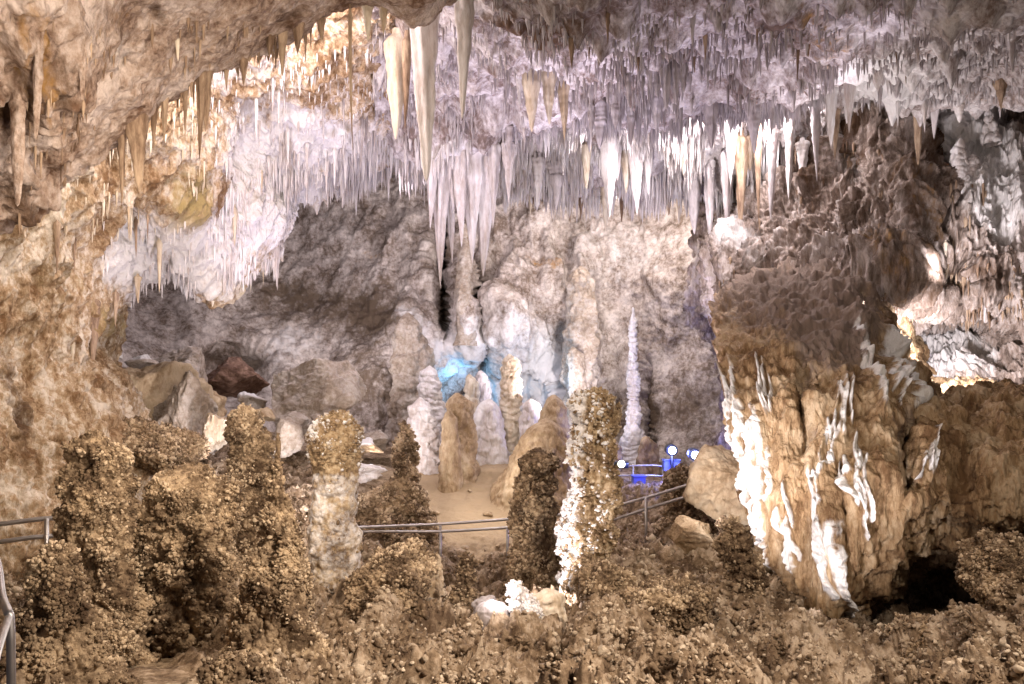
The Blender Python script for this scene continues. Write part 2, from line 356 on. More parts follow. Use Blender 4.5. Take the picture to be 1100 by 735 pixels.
# ------------------------------------------------------------------ the cave itself
def d_back(p, px, py):
    h = fbm(p, 2.6, 5, 1) * 0.55 + fbm(p, 1.1, 5, 2, ridged=True, st=(1, 1, 0.8)) * 0.08
    w, c = worley(p + 0.3 * fbm(p, 1.0, 3, 4)[:, None], 0.55, 3)
    h += 0.05 * np.clip(w, 0, 1) + 0.06 * fbm(p, 0.22, 4, 7, 0.6)
    cen = np.exp(-((px - 560) / 130)**2)
    h += (0.25 + cen) * 0.5 * fbm(p, 0.75, 4, 12, st=(1, 1, 0.28)) + 0.03 * fbm(p, 0.35, 4, 13, ridged=True) + 0.03 * nodules(p, 0.3, 14)
    return h
back = sheet('cave_back_wall', [
    [(0, 60, 25), (150, 60, 26), (300, 60, 26), (450, 60, 26), (560, 60, 26), (680, 60, 25), (800, 60, 22), (900, 60, 20)],
    [(20, 200, 22), (150, 200, 23.5), (300, 190, 25), (420, 190, 24.5), (560, 190, 24), (680, 200, 23), (790, 200, 20.5), (900, 200, 19)],
    [(20, 300, 20), (150, 300, 22), (300, 290, 24), (420, 290, 23), (540, 290, 22.4), (660, 290, 22.3), (780, 300, 20.5), (900, 300, 19)],
    [(20, 370, 18), (150, 370, 20), (300, 370, 22.5), (420, 370, 22), (540, 370, 21.6), (660, 370, 22.4), (780, 380, 21), (900, 380, 19)],
    [(20, 440, 17), (150, 440, 19), (300, 440, 21), (420, 440, 21.4), (540, 440, 21.6), (660, 440, 22), (780, 450, 20.5), (900, 450, 18)],
    [(20, 520, 16), (150, 520, 18), (300, 510, 19.5), (420, 510, 20.5), (540, 510, 21), (660, 510, 20.5), (780, 520, 19), (900, 520, 17)],
], 620, 460, 'back', d_back,
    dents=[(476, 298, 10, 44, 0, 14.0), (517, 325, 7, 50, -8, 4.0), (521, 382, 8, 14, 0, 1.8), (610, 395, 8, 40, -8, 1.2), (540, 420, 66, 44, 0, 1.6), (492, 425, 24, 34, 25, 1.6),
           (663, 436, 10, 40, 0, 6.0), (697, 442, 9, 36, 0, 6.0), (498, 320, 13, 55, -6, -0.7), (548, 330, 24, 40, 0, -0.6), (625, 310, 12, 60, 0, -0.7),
           (440, 360, 18, 40, 0, -0.7), (590, 340, 30, 50, 0, -0.5), (400, 400, 40, 60, 0, -0.6), (150, 330, 50, 60, 0, 1.0), (250, 400, 40, 25, 0, 1.5), (760, 440, 40, 50, 0, -0.5)],
    stain_shades=([(340, 335, 95, 26, 0, 0.42), (430, 330, 50, 40, 0, 0.32), (390, 410, 50, 60, 0, 0.50), (477, 300, 12, 56, 0, 0.9), (519, 330, 9, 60, -8, 0.55), (612, 400, 9, 40, 0, 0.5),  # narrow entries paint the shade inside the cracks and recesses
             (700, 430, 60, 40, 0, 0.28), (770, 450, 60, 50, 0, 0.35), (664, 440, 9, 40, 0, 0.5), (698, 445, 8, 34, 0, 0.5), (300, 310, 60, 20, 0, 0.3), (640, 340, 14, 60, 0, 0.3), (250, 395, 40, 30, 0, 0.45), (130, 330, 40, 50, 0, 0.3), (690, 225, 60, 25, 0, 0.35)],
            [(490, 370, 30, 40, 40, 0.55), (570, 370, 60, 40, 35, 0.45), (590, 415, 36, 30, 0, 0.6), (540, 420, 30, 30, 0, 0.45), (310, 375, 50, 30, -20, 0.4), (660, 270, 80, 50, 0, 0.35), (440, 360, 20, 35, 0, 0.45), (370, 240, 60, 40, 0, 0.22)],
            [(405, 280, 12, 10, 0, 0.35), (580, 282, 16, 8, 0, 0.4)]))

def ceil_disp(lo, hi, seed):
    def f(p, px, py):
        h = fbm(p, 2.2, 5, seed) * 0.36 + fbm(p, 0.5, 4, seed + 2) * 0.10 + 0.03 * fbm(p, 0.12, 3, seed + 4)
        dz = 0.34 * drips(p, 0.30, seed + 1, 1.6) + 0.11 * drips(p, 0.13, seed + 2, 1.3)
        amp = 0.55 + 1.1 * np.clip(fbm(p, 1.3, 3, seed + 9) + 0.3, 0, 1)
        vec = np.zeros((len(p), 3), np.float32); vec[:, 2] = -dz * amp * lo - 0.30 * fbm(p, 0.9, 3, seed + 12)
        return h * hi, vec
    return f

main = sheet('cave_ceiling', [
    [(380, -190, 6.6), (480, -190, 6.4), (560, -190, 6.2), (640, -180, 6.0), (740, -180, 6.0), (840, -180, 6.0), (940, -180, 6.0), (1060, -170, 6.0), (1260, -150, 6.0)],
    [(390, -20, 9.4), (470, -30, 9.0), (540, -10, 8.4), (640, 0, 8.2), (740, 0, 8.2), (840, 0, 8.2), (940, -10, 8.2), (1050, -10, 8.2), (1220, -10, 8.0)],
    [(400, 60, 11.2), (470, 60, 11.2), (545, 55, 10.2), (640, 55, 9.8), (740, 55, 9.8), (840, 60, 9.8), (940, 50, 9.8), (1050, 50, 9.8), (1200, 40, 9.4)],
    [(405, 110, 12.8), (470, 120, 12.6), (545, 100, 12.2), (640, 110, 11.6), (740, 108, 11.6), (840, 108, 11.6), (930, 85, 11.2), (1050, 85, 11.2), (1200, 80, 10.6)],
    [(410, 150, 14.2), (465, 178, 13.0), (540, 144, 13.2), (640, 128, 12.6), (740, 126, 12.5), (840, 122, 12.4), (930, 105, 12.0), (1050, 110, 11.8), (1200, 100, 11.0)],
    [(412, 150, 15.2), (465, 170, 14.4), (540, 128, 14.6), (640, 110, 14.0), (740, 108, 14.0), (840, 105, 13.8), (930, 92, 13.0), (1050, 95, 12.8), (1200, 90, 12.0)],
    [(415, 160, 16.2), (465, 172, 15.6), (540, 150, 15.8), (640, 146, 15.6), (740, 148, 15.4), (840, 144, 15.0), (925, 110, 13.8), (1050, 110, 13.6), (1200, 100, 12.8)],
    [(420, 168, 17.2), (470, 180, 16.8), (545, 185, 17.0), (640, 184, 16.8), (740, 186, 16.4), (840, 176, 15.8), (920, 130, 14.4), (1050, 125, 14.2), (1200, 110, 13.5)],
    [(430, 165, 18.4), (480, 190, 18.0), (550, 205, 18.0), (640, 206, 17.8), (740, 206, 17.4), (840, 190, 16.6), (915, 145, 15.0), (1050, 135, 14.6), (1200, 120, 14.0)],
    [(430, 110, 21), (480, 130, 21), (550, 150, 21), (640, 150, 20.5), (740, 150, 20), (840, 130, 18.5), (915, 100, 16.8), (1050, 90, 16.4), (1200, 70, 16.0)],
    [(430, 20, 27), (480, 20, 27), (550, 20, 27), (640, 20, 26.5), (740, 20, 26), (840, 20, 22), (915, 30, 19), (1050, 20, 19), (1200, 0, 19)],
], 900, 760, 'ceil', ceil_disp(1.0, 1.0, 21),
    stain_shades=([(640, 20, 150, 34, 0, 0.34), (860, 40, 40, 60, 0, 0.38), (560, 40, 60, 50, 0, 0.28), (735, 62, 20, 12, 0, 0.6), (700, 130, 120, 16, 0, 0.22), (720, 225, 150, 16, 0, 0.4), (890, 160, 30, 40, 0, 0.4), (500, 120, 40, 60, 0, 0.2)],
            [(700, 165, 220, 24, 0, 0.42), (980, 55, 130, 60, 0, 0.34), (590, 90, 50, 40, 0, 0.35), (490, 190, 60, 30, 0, 0.4), (940, 90, 40, 40, 0, 0.4)],
            [(880, 30, 24, 50, 0, 0.3), (590, 80, 30, 40, 0, 0.18), (930, 10, 30, 30, 0, 0.25), (1060, 100, 50, 16, 0, 0.2)]))

def d_left(p, px, py):
    h = fbm(p, 1.8, 5, 31) * 0.34 + fbm(p, 0.55, 5, 33, ridged=True, st=(1, 1, 0.5)) * 0.15 + 0.05 * fbm(p, 0.2, 4, 36, ridged=True) + 0.035 * fbm(p, 0.12, 3, 35)
    low = np.clip((py - 330) / 120, 0, 1)
    h += low * 0.10 * (nodules(p, 0.16, 5) + 0.5 * nodules(p, 0.075, 6) - 0.6)
    up = 1 - low
    h += up * 0.10 * fbm(p, 0.30, 3, 38, st=(1, 1, 0.22))
    vec = np.zeros((len(p), 3), np.float32)
    rt = np.clip((px - 180) / 120, 0, 1)
    lipf = np.clip((py - 120) / 60, 0.25, 1)
    vec[:, 2] = -((0.18 + 0.20 * rt) * drips(p, 0.22, 8, 1.5) + 0.16 * drips(p, 0.10, 9, 1.2) * (0.4 + rt)) * lipf
    return h, vec
left = sheet('cave_left_wall', [
    [(200, 700, 13), (190, 600, 13), (150, 470, 13.4), (120, 380, 13.6), (150, 270, 14.5), (210, 180, 16), (235, 230, 17), (275, 150, 17.5), (320, 100, 18.5), (360, 80, 19), (430, 60, 19.5), (520, 40, 20)],
    [(150, 690, 9.6), (140, 590, 9.9), (110, 460, 10.4), (82, 385, 10.9), (110, 322, 11.9), (168, 262, 13.2), (235, 295, 13.6), (282, 236, 14.2), (302, 190, 14.8), (350, 176, 15.2), (425, 150, 15.6), (500, 135, 16)],
    [(120, 690, 8.7), (108, 590, 9.0), (86, 470, 9.4), (64, 393, 9.9), (100, 333, 10.9), (170, 272, 12.2), (236, 312, 12.6), (284, 246, 13.0), (302, 202, 13.4), (350, 192, 13.8), (425, 163, 14.2), (500, 150, 14.6)],
    [(40, 690, 7.9), (34, 590, 8.1), (26, 470, 8.5), (18, 372, 8.9), (60, 290, 9.8), (130, 222, 10.6), (196, 232, 11.2), (246, 185, 11.8), (268, 140, 12.0), (338, 126, 12.2), (412, 108, 12.6), (490, 95, 13)],
    [(-50, 690, 7.2), (-55, 590, 7.3), (-60, 460, 7.4), (-60, 340, 7.6), (0, 232, 8.4), (88, 158, 9.2), (150, 145, 9.8), (200, 112, 10.2), (235, 84, 10.6), (325, 58, 10.8), (405, 35, 11), (485, 20, 11.2)],
    [(-190, 690, 5.6), (-200, 590, 5.6), (-210, 440, 5.6), (-210, 300, 6.0), (-110, 150, 7.0), (10, 60, 8.0), (80, 50, 8.6), (140, 20, 9.0), (200, 0, 9.4), (300, -20, 9.6), (390, -40, 9.6), (480, -60, 9.6)],
    [(-500, 690, 3.0), (-520, 590, 3.0), (-560, 400, 3.0), (-560, 200, 3.4), (-360, 0, 5.0), (-150, -80, 6.6), (-30, -100, 7.4), (60, -110, 8.0), (150, -120, 8.4), (270, -140, 8.4), (370, -150, 8.4), (470, -160, 8.4)],
], 760, 560, 'left', d_left,
    stain_shades=([(195, 200, 18, 42, 10, 0.3), (20, 300, 40, 60, 0, 0.2), (60, 440, 40, 60, 0, 0.22), (230, 105, 16, 20, 0, 0.35), (270, 115, 20, 12, 0, 0.35), (8, 440, 14, 90, 0, 0.45), (400, 70, 60, 30, 0, 0.25)],
            [(225, 265, 95, 44, -25, 0.58), (150, 265, 60, 44, -30, 0.42), (290, 170, 70, 70, 0, 0.5), (350, 150, 110, 44, 0, 0.5), (130, 255, 70, 40, -30, 0.35), (250, 75, 70, 20, -20, 0.45), (170, 160, 40, 30, 0, 0.3)],
            [(195, 200, 24, 46, 10, 0.55), (250, 300, 26, 20, 0, 0.4), (60, 330, 70, 60, 0, 0.2), (40, 260, 60, 40, 0, 0.2), (105, 345, 16, 24, 0, 0.3)]))

def d_over(p, px, py):
    h = fbm(p, 1.6, 5, 41) * 0.26 + fbm(p, 0.5, 5, 43, ridged=True) * 0.05 + 0.06 * fbm(p, 0.28, 4, 45)
    w, c = worley(p + 0.1 * fbm(p, 0.5, 3, 46)[:, None], 0.30, 3); h -= 0.09 * np.clip(0.36 - w, 0, 1) / 0.36 * (c > 0.55)
    flow = np.exp(-((px - 25) / 55)**2)
    h += flow * 0.30 * fbm(p, 0.24, 4, 47, st=(1, 1, 0.12)) + 0.012 * fbm(p, 0.06, 3, 48)
    return h
over = sheet('cave_near_ceiling', [
    [(-160, 40, 8.2), (-30, 90, 8.4), (50, 110, 8.4), (110, 90, 8.4), (165, 45, 8.4), (200, -10, 8.6), (260, -20, 8.6), (300, -50, 8.8), (350, -80, 9.0), (400, -100, 9.0), (460, -110, 9.2), (500, -120, 9.3), (560, -140, 9.5)],
    [(-160, 270, 6.3), (-40, 225, 6.5), (50, 178, 6.7), (108, 140, 6.9), (155, 92, 7.1), (205, 48, 7.4), (255, 36, 7.6), (292, 18, 7.8), (338, -4, 8.0), (390, -16, 8.2), (450, -4, 8.4), (482, -20, 8.6), (550, -60, 8.8)],
    [(-160, 310, 5.5), (-40, 262, 5.7), (46, 210, 5.9), (104, 168, 6.1), (152, 118, 6.3), (202, 74, 6.6), (252, 60, 6.8), (290, 42, 7.0), (335, 20, 7.2), (390, 8, 7.4), (450, 20, 7.6), (482, 4, 7.8), (550, -35, 8.0)],
    [(-180, 220, 4.6), (-70, 170, 4.8), (16, 120, 5.0), (70, 90, 5.1), (110, 50, 5.3), (160, 20, 5.6), (220, 5, 5.8), (270, -15, 6.0), (325, -30, 6.2), (390, -40, 6.4), (450, -35, 6.6), (490, -50, 6.8), (560, -80, 7.0)],
    [(-230, 60, 3.8), (-130, 10, 4.0), (-40, -20, 4.2), (20, -40, 4.3), (70, -70, 4.5), (130, -90, 4.7), (200, -100, 4.9), (260, -110, 5.1), (325, -120, 5.3), (390, -130, 5.4), (450, -130, 5.6), (500, -140, 5.8), (570, -160, 6.0)],
    [(-330, -200, 3.0), (-240, -260, 3.0), (-140, -280, 3.1), (-60, -300, 3.2), (10, -300, 3.4), (90, -300, 3.6), (170, -300, 3.8), (240, -300, 4.0), (320, -300, 4.2), (390, -300, 4.4), (450, -300, 4.6), (510, -300, 4.8), (580, -300, 5.0)],
], 700, 420, 'overhang', d_over,
    stain_shades=([(70, 110, 60, 50, -35, 0.3), (15, 150, 16, 90, 0, 0.4), (40, 60, 30, 60, 0, 0.3), (170, 12, 8, 14, 0, 0.5), (240, 40, 14, 10, 0, 0.4), (310, 20, 20, 20, 0, 0.4), (205, 60, 10, 40, 0, 0.3), (0, 230, 60, 30, 0, 0.3)],
            [(130, 60, 24, 40, 30, 0.3), (280, 20, 40, 24, 0, 0.15)],
            [(42, 60, 10, 80, 0, 0.45), (20, 20, 10, 100, 0, 0.35), (130, 15, 30, 16, 0, 0.3)]))

def d_right(p, px, py):
    h = fbm(p, 1.7, 5, 51, st=(1, 1, 0.6)) * 0.50 + fbm(p, 0.7, 5, 53, ridged=True, st=(1, 1, 0.6)) * 0.16 + 0.06 * fbm(p, 0.16, 4, 55)
    h += 0.34 * fbm(p, 0.45, 5, 57, 0.6, st=(1, 1, 0.2)) + 0.14 * fbm(p, 0.13, 3, 58, st=(1, 1, 0.18)) + 0.06 * fbm(p, 0.07, 3, 59, st=(1, 1, 0.4))
    w, c = worley(p, 0.5, 5); h += 0.10 * (w - 0.5) + 0.08 * nodules(p, 0.18, 56)
    vec = np.zeros((len(p), 3), np.float32); vec[:, 2] = -0.35 * drips(p, 0.34, 11, 1.5) - 0.20 * drips(p, 0.15, 12, 1.3)
    return h, vec
right = sheet('cave_right_wall', [
    [(800, 60, 19), (860, 60, 17), (910, 60, 15.5), (980, 60, 14.5), (1060, 60, 14), (1160, 60, 13), (1300, 60, 11)],
    [(775, 175, 19), (830, 170, 16.2), (890, 150, 14.8), (960, 120, 13.8), (1040, 118, 13.4), (1140, 110, 12.6), (1300, 100, 10.6)],
    [(752, 245, 18.4), (810, 240, 15.6), (880, 230, 14.2), (950, 210, 13.2), (1030, 200, 12.8), (1130, 190, 12.2), (1300, 180, 10.4)],
    [(748, 300, 18.4), (800, 300, 15.4), (870, 295, 13.6), (950, 285, 12.6), (1030, 270, 12.4), (1130, 260, 11.8), (1300, 260, 10.2)],
    [(750, 330, 18.8), (800, 335, 15.8), (870, 338, 13.8), (950, 325, 12.8), (1020, 318, 12.4), (1130, 320, 11.6), (1300, 330, 10)],
    [(762, 352, 19.5), (810, 362, 16.8), (870, 362, 15.0), (950, 352, 14.2), (1030, 352, 13.6), (1130, 370, 11.8), (1300, 400, 9.8)],
    [(775, 410, 19.2), (820, 415, 17.0), (880, 415, 15.0), (950, 410, 13.8), (1030, 410, 12.6), (1130, 420, 11.2), (1300, 450, 9.4)],
    [(780, 540, 18), (830, 540, 15.5), (890, 540, 13.6), (960, 540, 12), (1040, 540, 11), (1130, 540, 10), (1300, 540, 8.8)],
], 560, 520, 'right', d_right,
    dents=[(800, 290, 22, 40, 0, -0.7), (815, 310, 9, 24, 0, 1.0), (950, 295, 50, 30, 0, -0.7), (980, 200, 20, 60, 0, -0.6), (920, 170, 20, 30, 0, 0.8), (1000, 150, 22, 30, 0, 0.7), (890, 300, 30, 30, 0, -0.4), (770, 230, 8, 40, 0, 0.9),
           (1010, 300, 24, 18, 0, 0.8)],
    stain_shades=([(925, 145, 26, 30, 20, 0.6), (1000, 150, 26, 24, 0, 0.55), (985, 210, 20, 50, 0, 0.45), (770, 240, 12, 60, 0, 0.5), (880, 190, 12, 40, 0, 0.55), (1060, 290, 60, 26, 10, 0.4), (930, 335, 60, 14, 0, 0.4), (860, 270, 40, 40, 0, 0.25), (990, 300, 24, 26, 0, 0.4), (800, 420, 40, 60, 0, 0.3)],
            [(1060, 165, 50, 60, -40, 0.62), (1080, 230, 60, 30, 0, 0.5), (820, 275, 14, 34, -35, 0.3), (800, 250, 8, 50, 0, 0.3), (1005, 385, 70, 45, 0, 0.55), (800, 380, 20, 40, 0, 0.3), (1020, 130, 30, 40, 0, 0.3)],  # includes the lamplit patch behind the mass, painted paler
            [(985, 190, 12, 40, 0, 0.2), (950, 285, 40, 30, 0, 0.28), (990, 250, 12, 50, 0, 0.25), (880, 250, 40, 50, 0, 0.2)]))

def d_floor(p, px, py):
    sand = np.exp(-(((px - 490) / 120)**4 + ((py - 540) / 62)**4)) + np.exp(-(((px - 150) / 75)**2 + ((py - 738) / 50)**2)) * 1.3 + np.clip((p[:, 1] - 15.5) / 2, 0, 1)
    sand = np.clip(sand, 0, 1)
    near = 1 - sand
    h = fbm(p, 1.3, 4, 61) * (0.22 * near + 0.10) + 0.008 * fbm(p, 0.08, 3, 62)
    q = p + 0.16 * np.stack([fbm(p, 0.35, 3, 64 + k) for k in range(3)], 1)
    bare = np.clip(fbm(p, 0.8, 3, 69) * 3.0 - 0.25, 0, 1)
    h += near * (fbm(q, 0.42, 4, 63, 0.6, ridged=True) * 0.21 + (nodules(q, 0.42, 66) - 0.5) * 0.32 + popcorn(p, 0.066, 60) * (1.05 - 0.85 * bare) + 0.03 * bare * fbm(p, 0.1, 4, 67))
    h += sand * 0.05 * fbm(p, 0.5, 5, 68, 0.6) - near * 0.20
    return h
floor_rows = []
cols = [-260, -60, 60, 160, 300, 420, 520, 620, 720, 820, 940, 1040, 1140, 1340]
prof = [(1.6, [1080]*14), (2.6, [910]*14),
    (3.6, [800, 800, 800, 795, 805, 810, 815, 820, 820, 815, 810, 795, 780, 770]),
    (4.6, [720, 730, 738, 732, 735, 745, 755, 760, 760, 755, 748, 725, 690, 690]),
    (5.8, [655, 675, 695, 702, 690, 702, 714, 718, 714, 716, 718, 695, 652, 645]),
    (7.0, [625, 645, 660, 670, 660, 670, 684, 684, 668, 680, 704, 696, 650, 640]),
    (8.2, [605, 620, 632, 640, 630, 656, 676, 664, 622, 660, 700, 694, 672, 660]),
    (9.6, [585, 598, 602, 610, 600, 650, 668, 648, 600, 620, 684, 680, 664, 640]),
    (11.2, [565, 570, 575, 570, 575, 630, 644, 626, 588, 590, 600, 600, 600, 600]),
    (13, [540, 540, 530, 520, 535, 584, 590, 586, 572, 565, 560, 560, 560, 560]),
    (15, [510, 508, 500, 485, 505, 540, 542, 544, 540, 540, 540, 540, 540, 540]),
    (17.5, [490, 480, 470, 462, 478, 497, 497, 502, 518, 520, 520, 520, 520, 520]),
    (20.5, [470, 460, 460, 455, 464, 478, 478, 484, 496, 500, 500, 500, 500, 500]),
    (24, [455]*5 + [470, 470, 476, 484] + [484]*5)]
for d, pys in prof: floor_rows.append([(x, y, d) for x, y in zip(cols, pys)])
floor = sheet('cave_floor', floor_rows, 900, 900, 'floor', d_floor,
    stain_shades=([(900, 640, 60, 30, 0, 0.3), (60, 480, 80, 30, 0, 0.2)], [(590, 650, 60, 14, 0, 0.35), (375, 507, 40, 8, 0, 0.5)], [(500, 540, 120, 62, 0, 0.8), (700, 600, 60, 20, 0, 0.2), (150, 712, 66, 18, 0, 0.5)]))
def floor_knobs():
    ob, P, px, py = floor; n = SHEET_N['cave_floor']; rg = np.random.default_rng(3)
    D = P[..., 1]; flat = P.reshape(-1, 3).astype(np.float32)
    qx = PX0 + F * P[..., 0] / D; qy = HY - F * (P[..., 2] - EYE) / D
    sand = np.clip(np.exp(-(((px - 490) / 120)**4 + ((py - 540) / 62)**4)) + np.exp(-(((px - 150) / 75)**2 + ((py - 738) / 50)**2)) * 1.3, 0, 1)
    wt = np.linalg.norm(np.gradient(np.stack([qx, qy], -1), axis=1), axis=-1) * np.linalg.norm(np.gradient(np.stack([qx, qy], -1), axis=0), axis=-1)
    wt = wt * (qx > -60) * (qx < 1160) * (qy < 790) * (D > 3.0) * (D < 14.5) * (1 - sand)**2
    wt = wt * ((0.2 + np.clip(fbm(flat, 0.4, 3, 91) * 2.2 + 0.7, 0, 1)) * (1.02 - np.clip(fbm(flat, 0.8, 3, 69) * 3.0 - 0.25, 0, 1))).reshape(wt.shape)
    p, m, r = grid_knobs(P, n, 70000, 1.0, 3.0, rg, wt, False)
    r = np.maximum(r * p[:, 1] / F, 0.006) * np.where(rg.random(len(r)) < 0.06, 1.9, 1.0).astype(np.float32)
    V, T, pale = knobs(p, m, r, rg); add_knobs(ob, V, T, pale, (0, 0, 0))
floor_knobs()

# ------------------------------------------------------------------ right flowstone mass
def build_mass():
    rows = [
     [(778, 296, 18.0), (814, 270, 17.2), (868, 250, 16.6), (922, 246, 16.0), (966, 300, 15.4), (1008, 400, 13.0), (1060, 405, 12.6), (1120, 410, 12), (1260, 420, 11)],
     [(766, 338, 13.0), (810, 312, 12.5), (868, 296, 12.6), (922, 290, 12.3), (962, 350, 11.8), (1006, 424, 11.0), (1060, 418, 10.6), (1120, 424, 10.2), (1260, 432, 9.8)],
     [(772, 386, 10.8), (812, 372, 10.5), (868, 360, 10.2), (924, 354, 10.1), (967, 402, 9.9), (1008, 434, 9.7), (1060, 426, 9.4), (1120, 430, 9.2), (1260, 442, 8.8)],
     [(779, 432, 9.5), (820, 432, 9.1), (870, 425, 8.9), (930, 425, 8.8), (980, 450, 8.6), (1025, 470, 8.5), (1070, 470, 8.4), (1130, 470, 8.2), (1260, 480, 8.0)],
     [(788, 495, 9.3), (825, 495, 8.8), (872, 490, 8.6), (930, 490, 8.3), (985, 500, 8.2), (1030, 510, 8.1), (1075, 512, 8.0), (1130, 512, 7.8), (1260, 520, 7.6)],
     [(798, 552, 9.2), (832, 556, 8.6), (876, 560, 8.3), (930, 550, 8.1), (985, 545, 8.1), (1035, 545, 8.0), (1080, 548, 7.9), (1130, 548, 7.8), (1260, 555, 7.5)],
     [(812, 605, 9.2), (842, 622, 8.6), (884, 640, 8.2), (930, 606, 8.3), (985, 585, 8.5), (1035, 578, 8.5), (1080, 574, 8.4), (1130, 572, 8.2), (1260, 580, 7.8)],
     [(822, 618, 9.4), (850, 640, 8.9), (896, 668, 8.5), (936, 640, 8.8), (985, 610, 9.4), (1035, 600, 9.4), (1080, 592, 9.2), (1130, 590, 8.8), (1260, 600, 8.4)],
     [(828, 622, 10.5), (856, 640, 10.4), (900, 664, 10.2), (940, 650, 10.2), (985, 632, 10.4), (1035, 622, 10.3), (1080, 616, 10.0), (1130, 610, 9.6), (1260, 615, 9)],
     [(840, 640, 11.5), (860, 660, 11.5), (905, 690, 11), (945, 690, 10.6), (985, 690, 10.6), (1035, 690, 10.4), (1080, 690, 10.2), (1130, 680, 10), (1260, 680, 9.5)],
    ]
    def dm(p, px, py):
        h = fbm(p, 1.0, 5, 71) * 0.16 + fbm(p, 0.5, 4, 73, st=(1, 1, 0.16)) * 0.24 + 0.11 * fbm(p, 0.15, 4, 74, st=(1, 1, 0.14)) + 0.025 * fbm(p, 0.10, 4, 75) + 0.03 * fbm(p, 0.07, 3, 78, st=(1, 1, 0.25))
        h += np.clip((440 - py) / 60, 0, 1) * 0.14 * fbm(p, 0.3, 3, 76, st=(1, 1, 0.2))
        rm = np.zeros(len(p), np.float32)
        for b in RIB: rm = np.maximum(rm, rib(px, py, b))
        h += 0.06 * rm
        h += 0.09 * nodules(p, 0.06, 77) * rm
        return h
    def rib(px, py, b):
        pts = np.array(b[:-1], float); w = b[-1] * 0.72
        y = np.clip(py, pts[0, 1], pts[-1, 1]); cx = np.interp(y, pts[:, 1], pts[:, 0]) + 2.5 * np.sin(y * 0.11 + pts[0, 0])
        off = np.abs(py - y) / 8.0
        ramp = np.clip((py - pts[0, 1]) / (0.45 * (pts[-1, 1] - pts[0, 1])), 0.0, 1)**0.6
        return np.exp(-((px - cx) / w)**2 - off**2) * ramp
    RIB = [[(772, 375), (785, 420), (790, 470), (802, 560), (815, 600), 7], [(778, 380), (796, 440), (806, 500), (810, 560), (838, 615), 7],
           [(815, 385), (820, 420), (830, 460), 5], [(880, 480), (886, 560), (884, 600), (905, 660), 8], [(898, 400), (900, 450), (893, 500), (875, 520), 6],
           [(930, 335), (938, 365), (946, 400), (956, 436), 10], [(960, 385), (970, 436), 8], [(920, 425), (924, 470), (926, 510), (934, 575), 5],
           [(998, 455), (996, 500), (1000, 520), 5], [(786, 372), (800, 430), (815, 500), (830, 570), 8], [(868, 520), (874, 580), (880, 640), 7], [(892, 440), (890, 500), 6], [(905, 395), (912, 450), 5], [(840, 510), (845, 560), (852, 610), (858, 630), 6], [(905, 490), (915, 540), 6]]
    rr = random.Random(4); fine = []
    for b in RIB:
        pts = np.array(b[:-1], float)
        for q in range(5):
            y0 = pts[0, 1] + rr.random() * 0.45 * (pts[-1, 1] - pts[0, 1]); y1 = y0 + (0.3 + 0.7 * rr.random()) * (pts[-1, 1] - y0); off = rr.uniform(-1, 1) * b[-1] * 1.25
            ys = np.linspace(y0, y1, 5); fine.append([(float(np.interp(v, pts[:, 1], pts[:, 0])) + off, float(v)) for v in ys] + [b[-1] * rr.uniform(0.34, 0.7)])
    RIB = fine
    nu, nv = 560, 620
    rows = [[r for r in rw] for rw in rows]
    warp = None
    ob, P, px, py = sheet('flowstone_mass', rows, nu, nv, 'mass', dm,
        dents=[(975, 480, 10, 60, 10, 0.5), (905, 560, 10, 40, 0, 0.3), (1035, 470, 10, 60, 0, 0.3), (862, 430, 8, 60, 0, 0.35), (976, 520, 12, 10, 0, 0.4)],
        stain_shades=([(860, 310, 130, 60, 0, 0.66), (900, 370, 60, 26, 0, 0.3), (975, 470, 12, 50, 12, 0.4), (862, 430, 10, 60, 0, 0.35), (1000, 420, 30, 20, 30, 0.25), (905, 380, 40, 40, 0, 0.28), (1000, 620, 90, 40, -15, 0.3), (855, 560, 8, 40, 0, 0.25)], [], [(870, 640, 50, 20, 25, 0.3), (905, 570, 10, 30, 0, 0.4), (1010, 500, 20, 40, 0, 0.2)]))
    # white drip lines: calcite laid down along the ribs
    at = ob.data.attributes['stain_shade']; c = np.empty(len(ob.data.vertices) * 4, np.float32); at.data.foreach_get('color', c); c = c.reshape(-1, 4)
    flat = P.reshape(-1, 3).astype(np.float32)
    jit = fbm(flat, 0.12, 3, 79, 0.5) * 1.5; brk = np.clip(fbm(flat, 0.20, 3, 80, 0.6, st=(1, 1, 0.22)) * 1.3 + 0.95, 0.2, 1)
    g = np.zeros(len(flat), np.float32)
    for b in RIB: g = np.maximum(g, rib(px.ravel() + jit, py.ravel() + jit, b))
    c[:, 1] = g * 0.95 * brk; wide = np.zeros(len(flat), np.float32)
    for b in RIB: wide = np.maximum(wide, rib(px.ravel() + jit * 2, py.ravel(), list(b[:-1]) + [b[-1] * 2.6]))
    c[:, 2] = np.maximum(c[:, 2], wide * 0.24); at.data.foreach_set('color', c.ravel())
    del ob['kind']
    return tag(ob, 'huge golden brown flowstone mass streaked with white calcite drips, undercut at its base', 'rock formation')
build_mass()

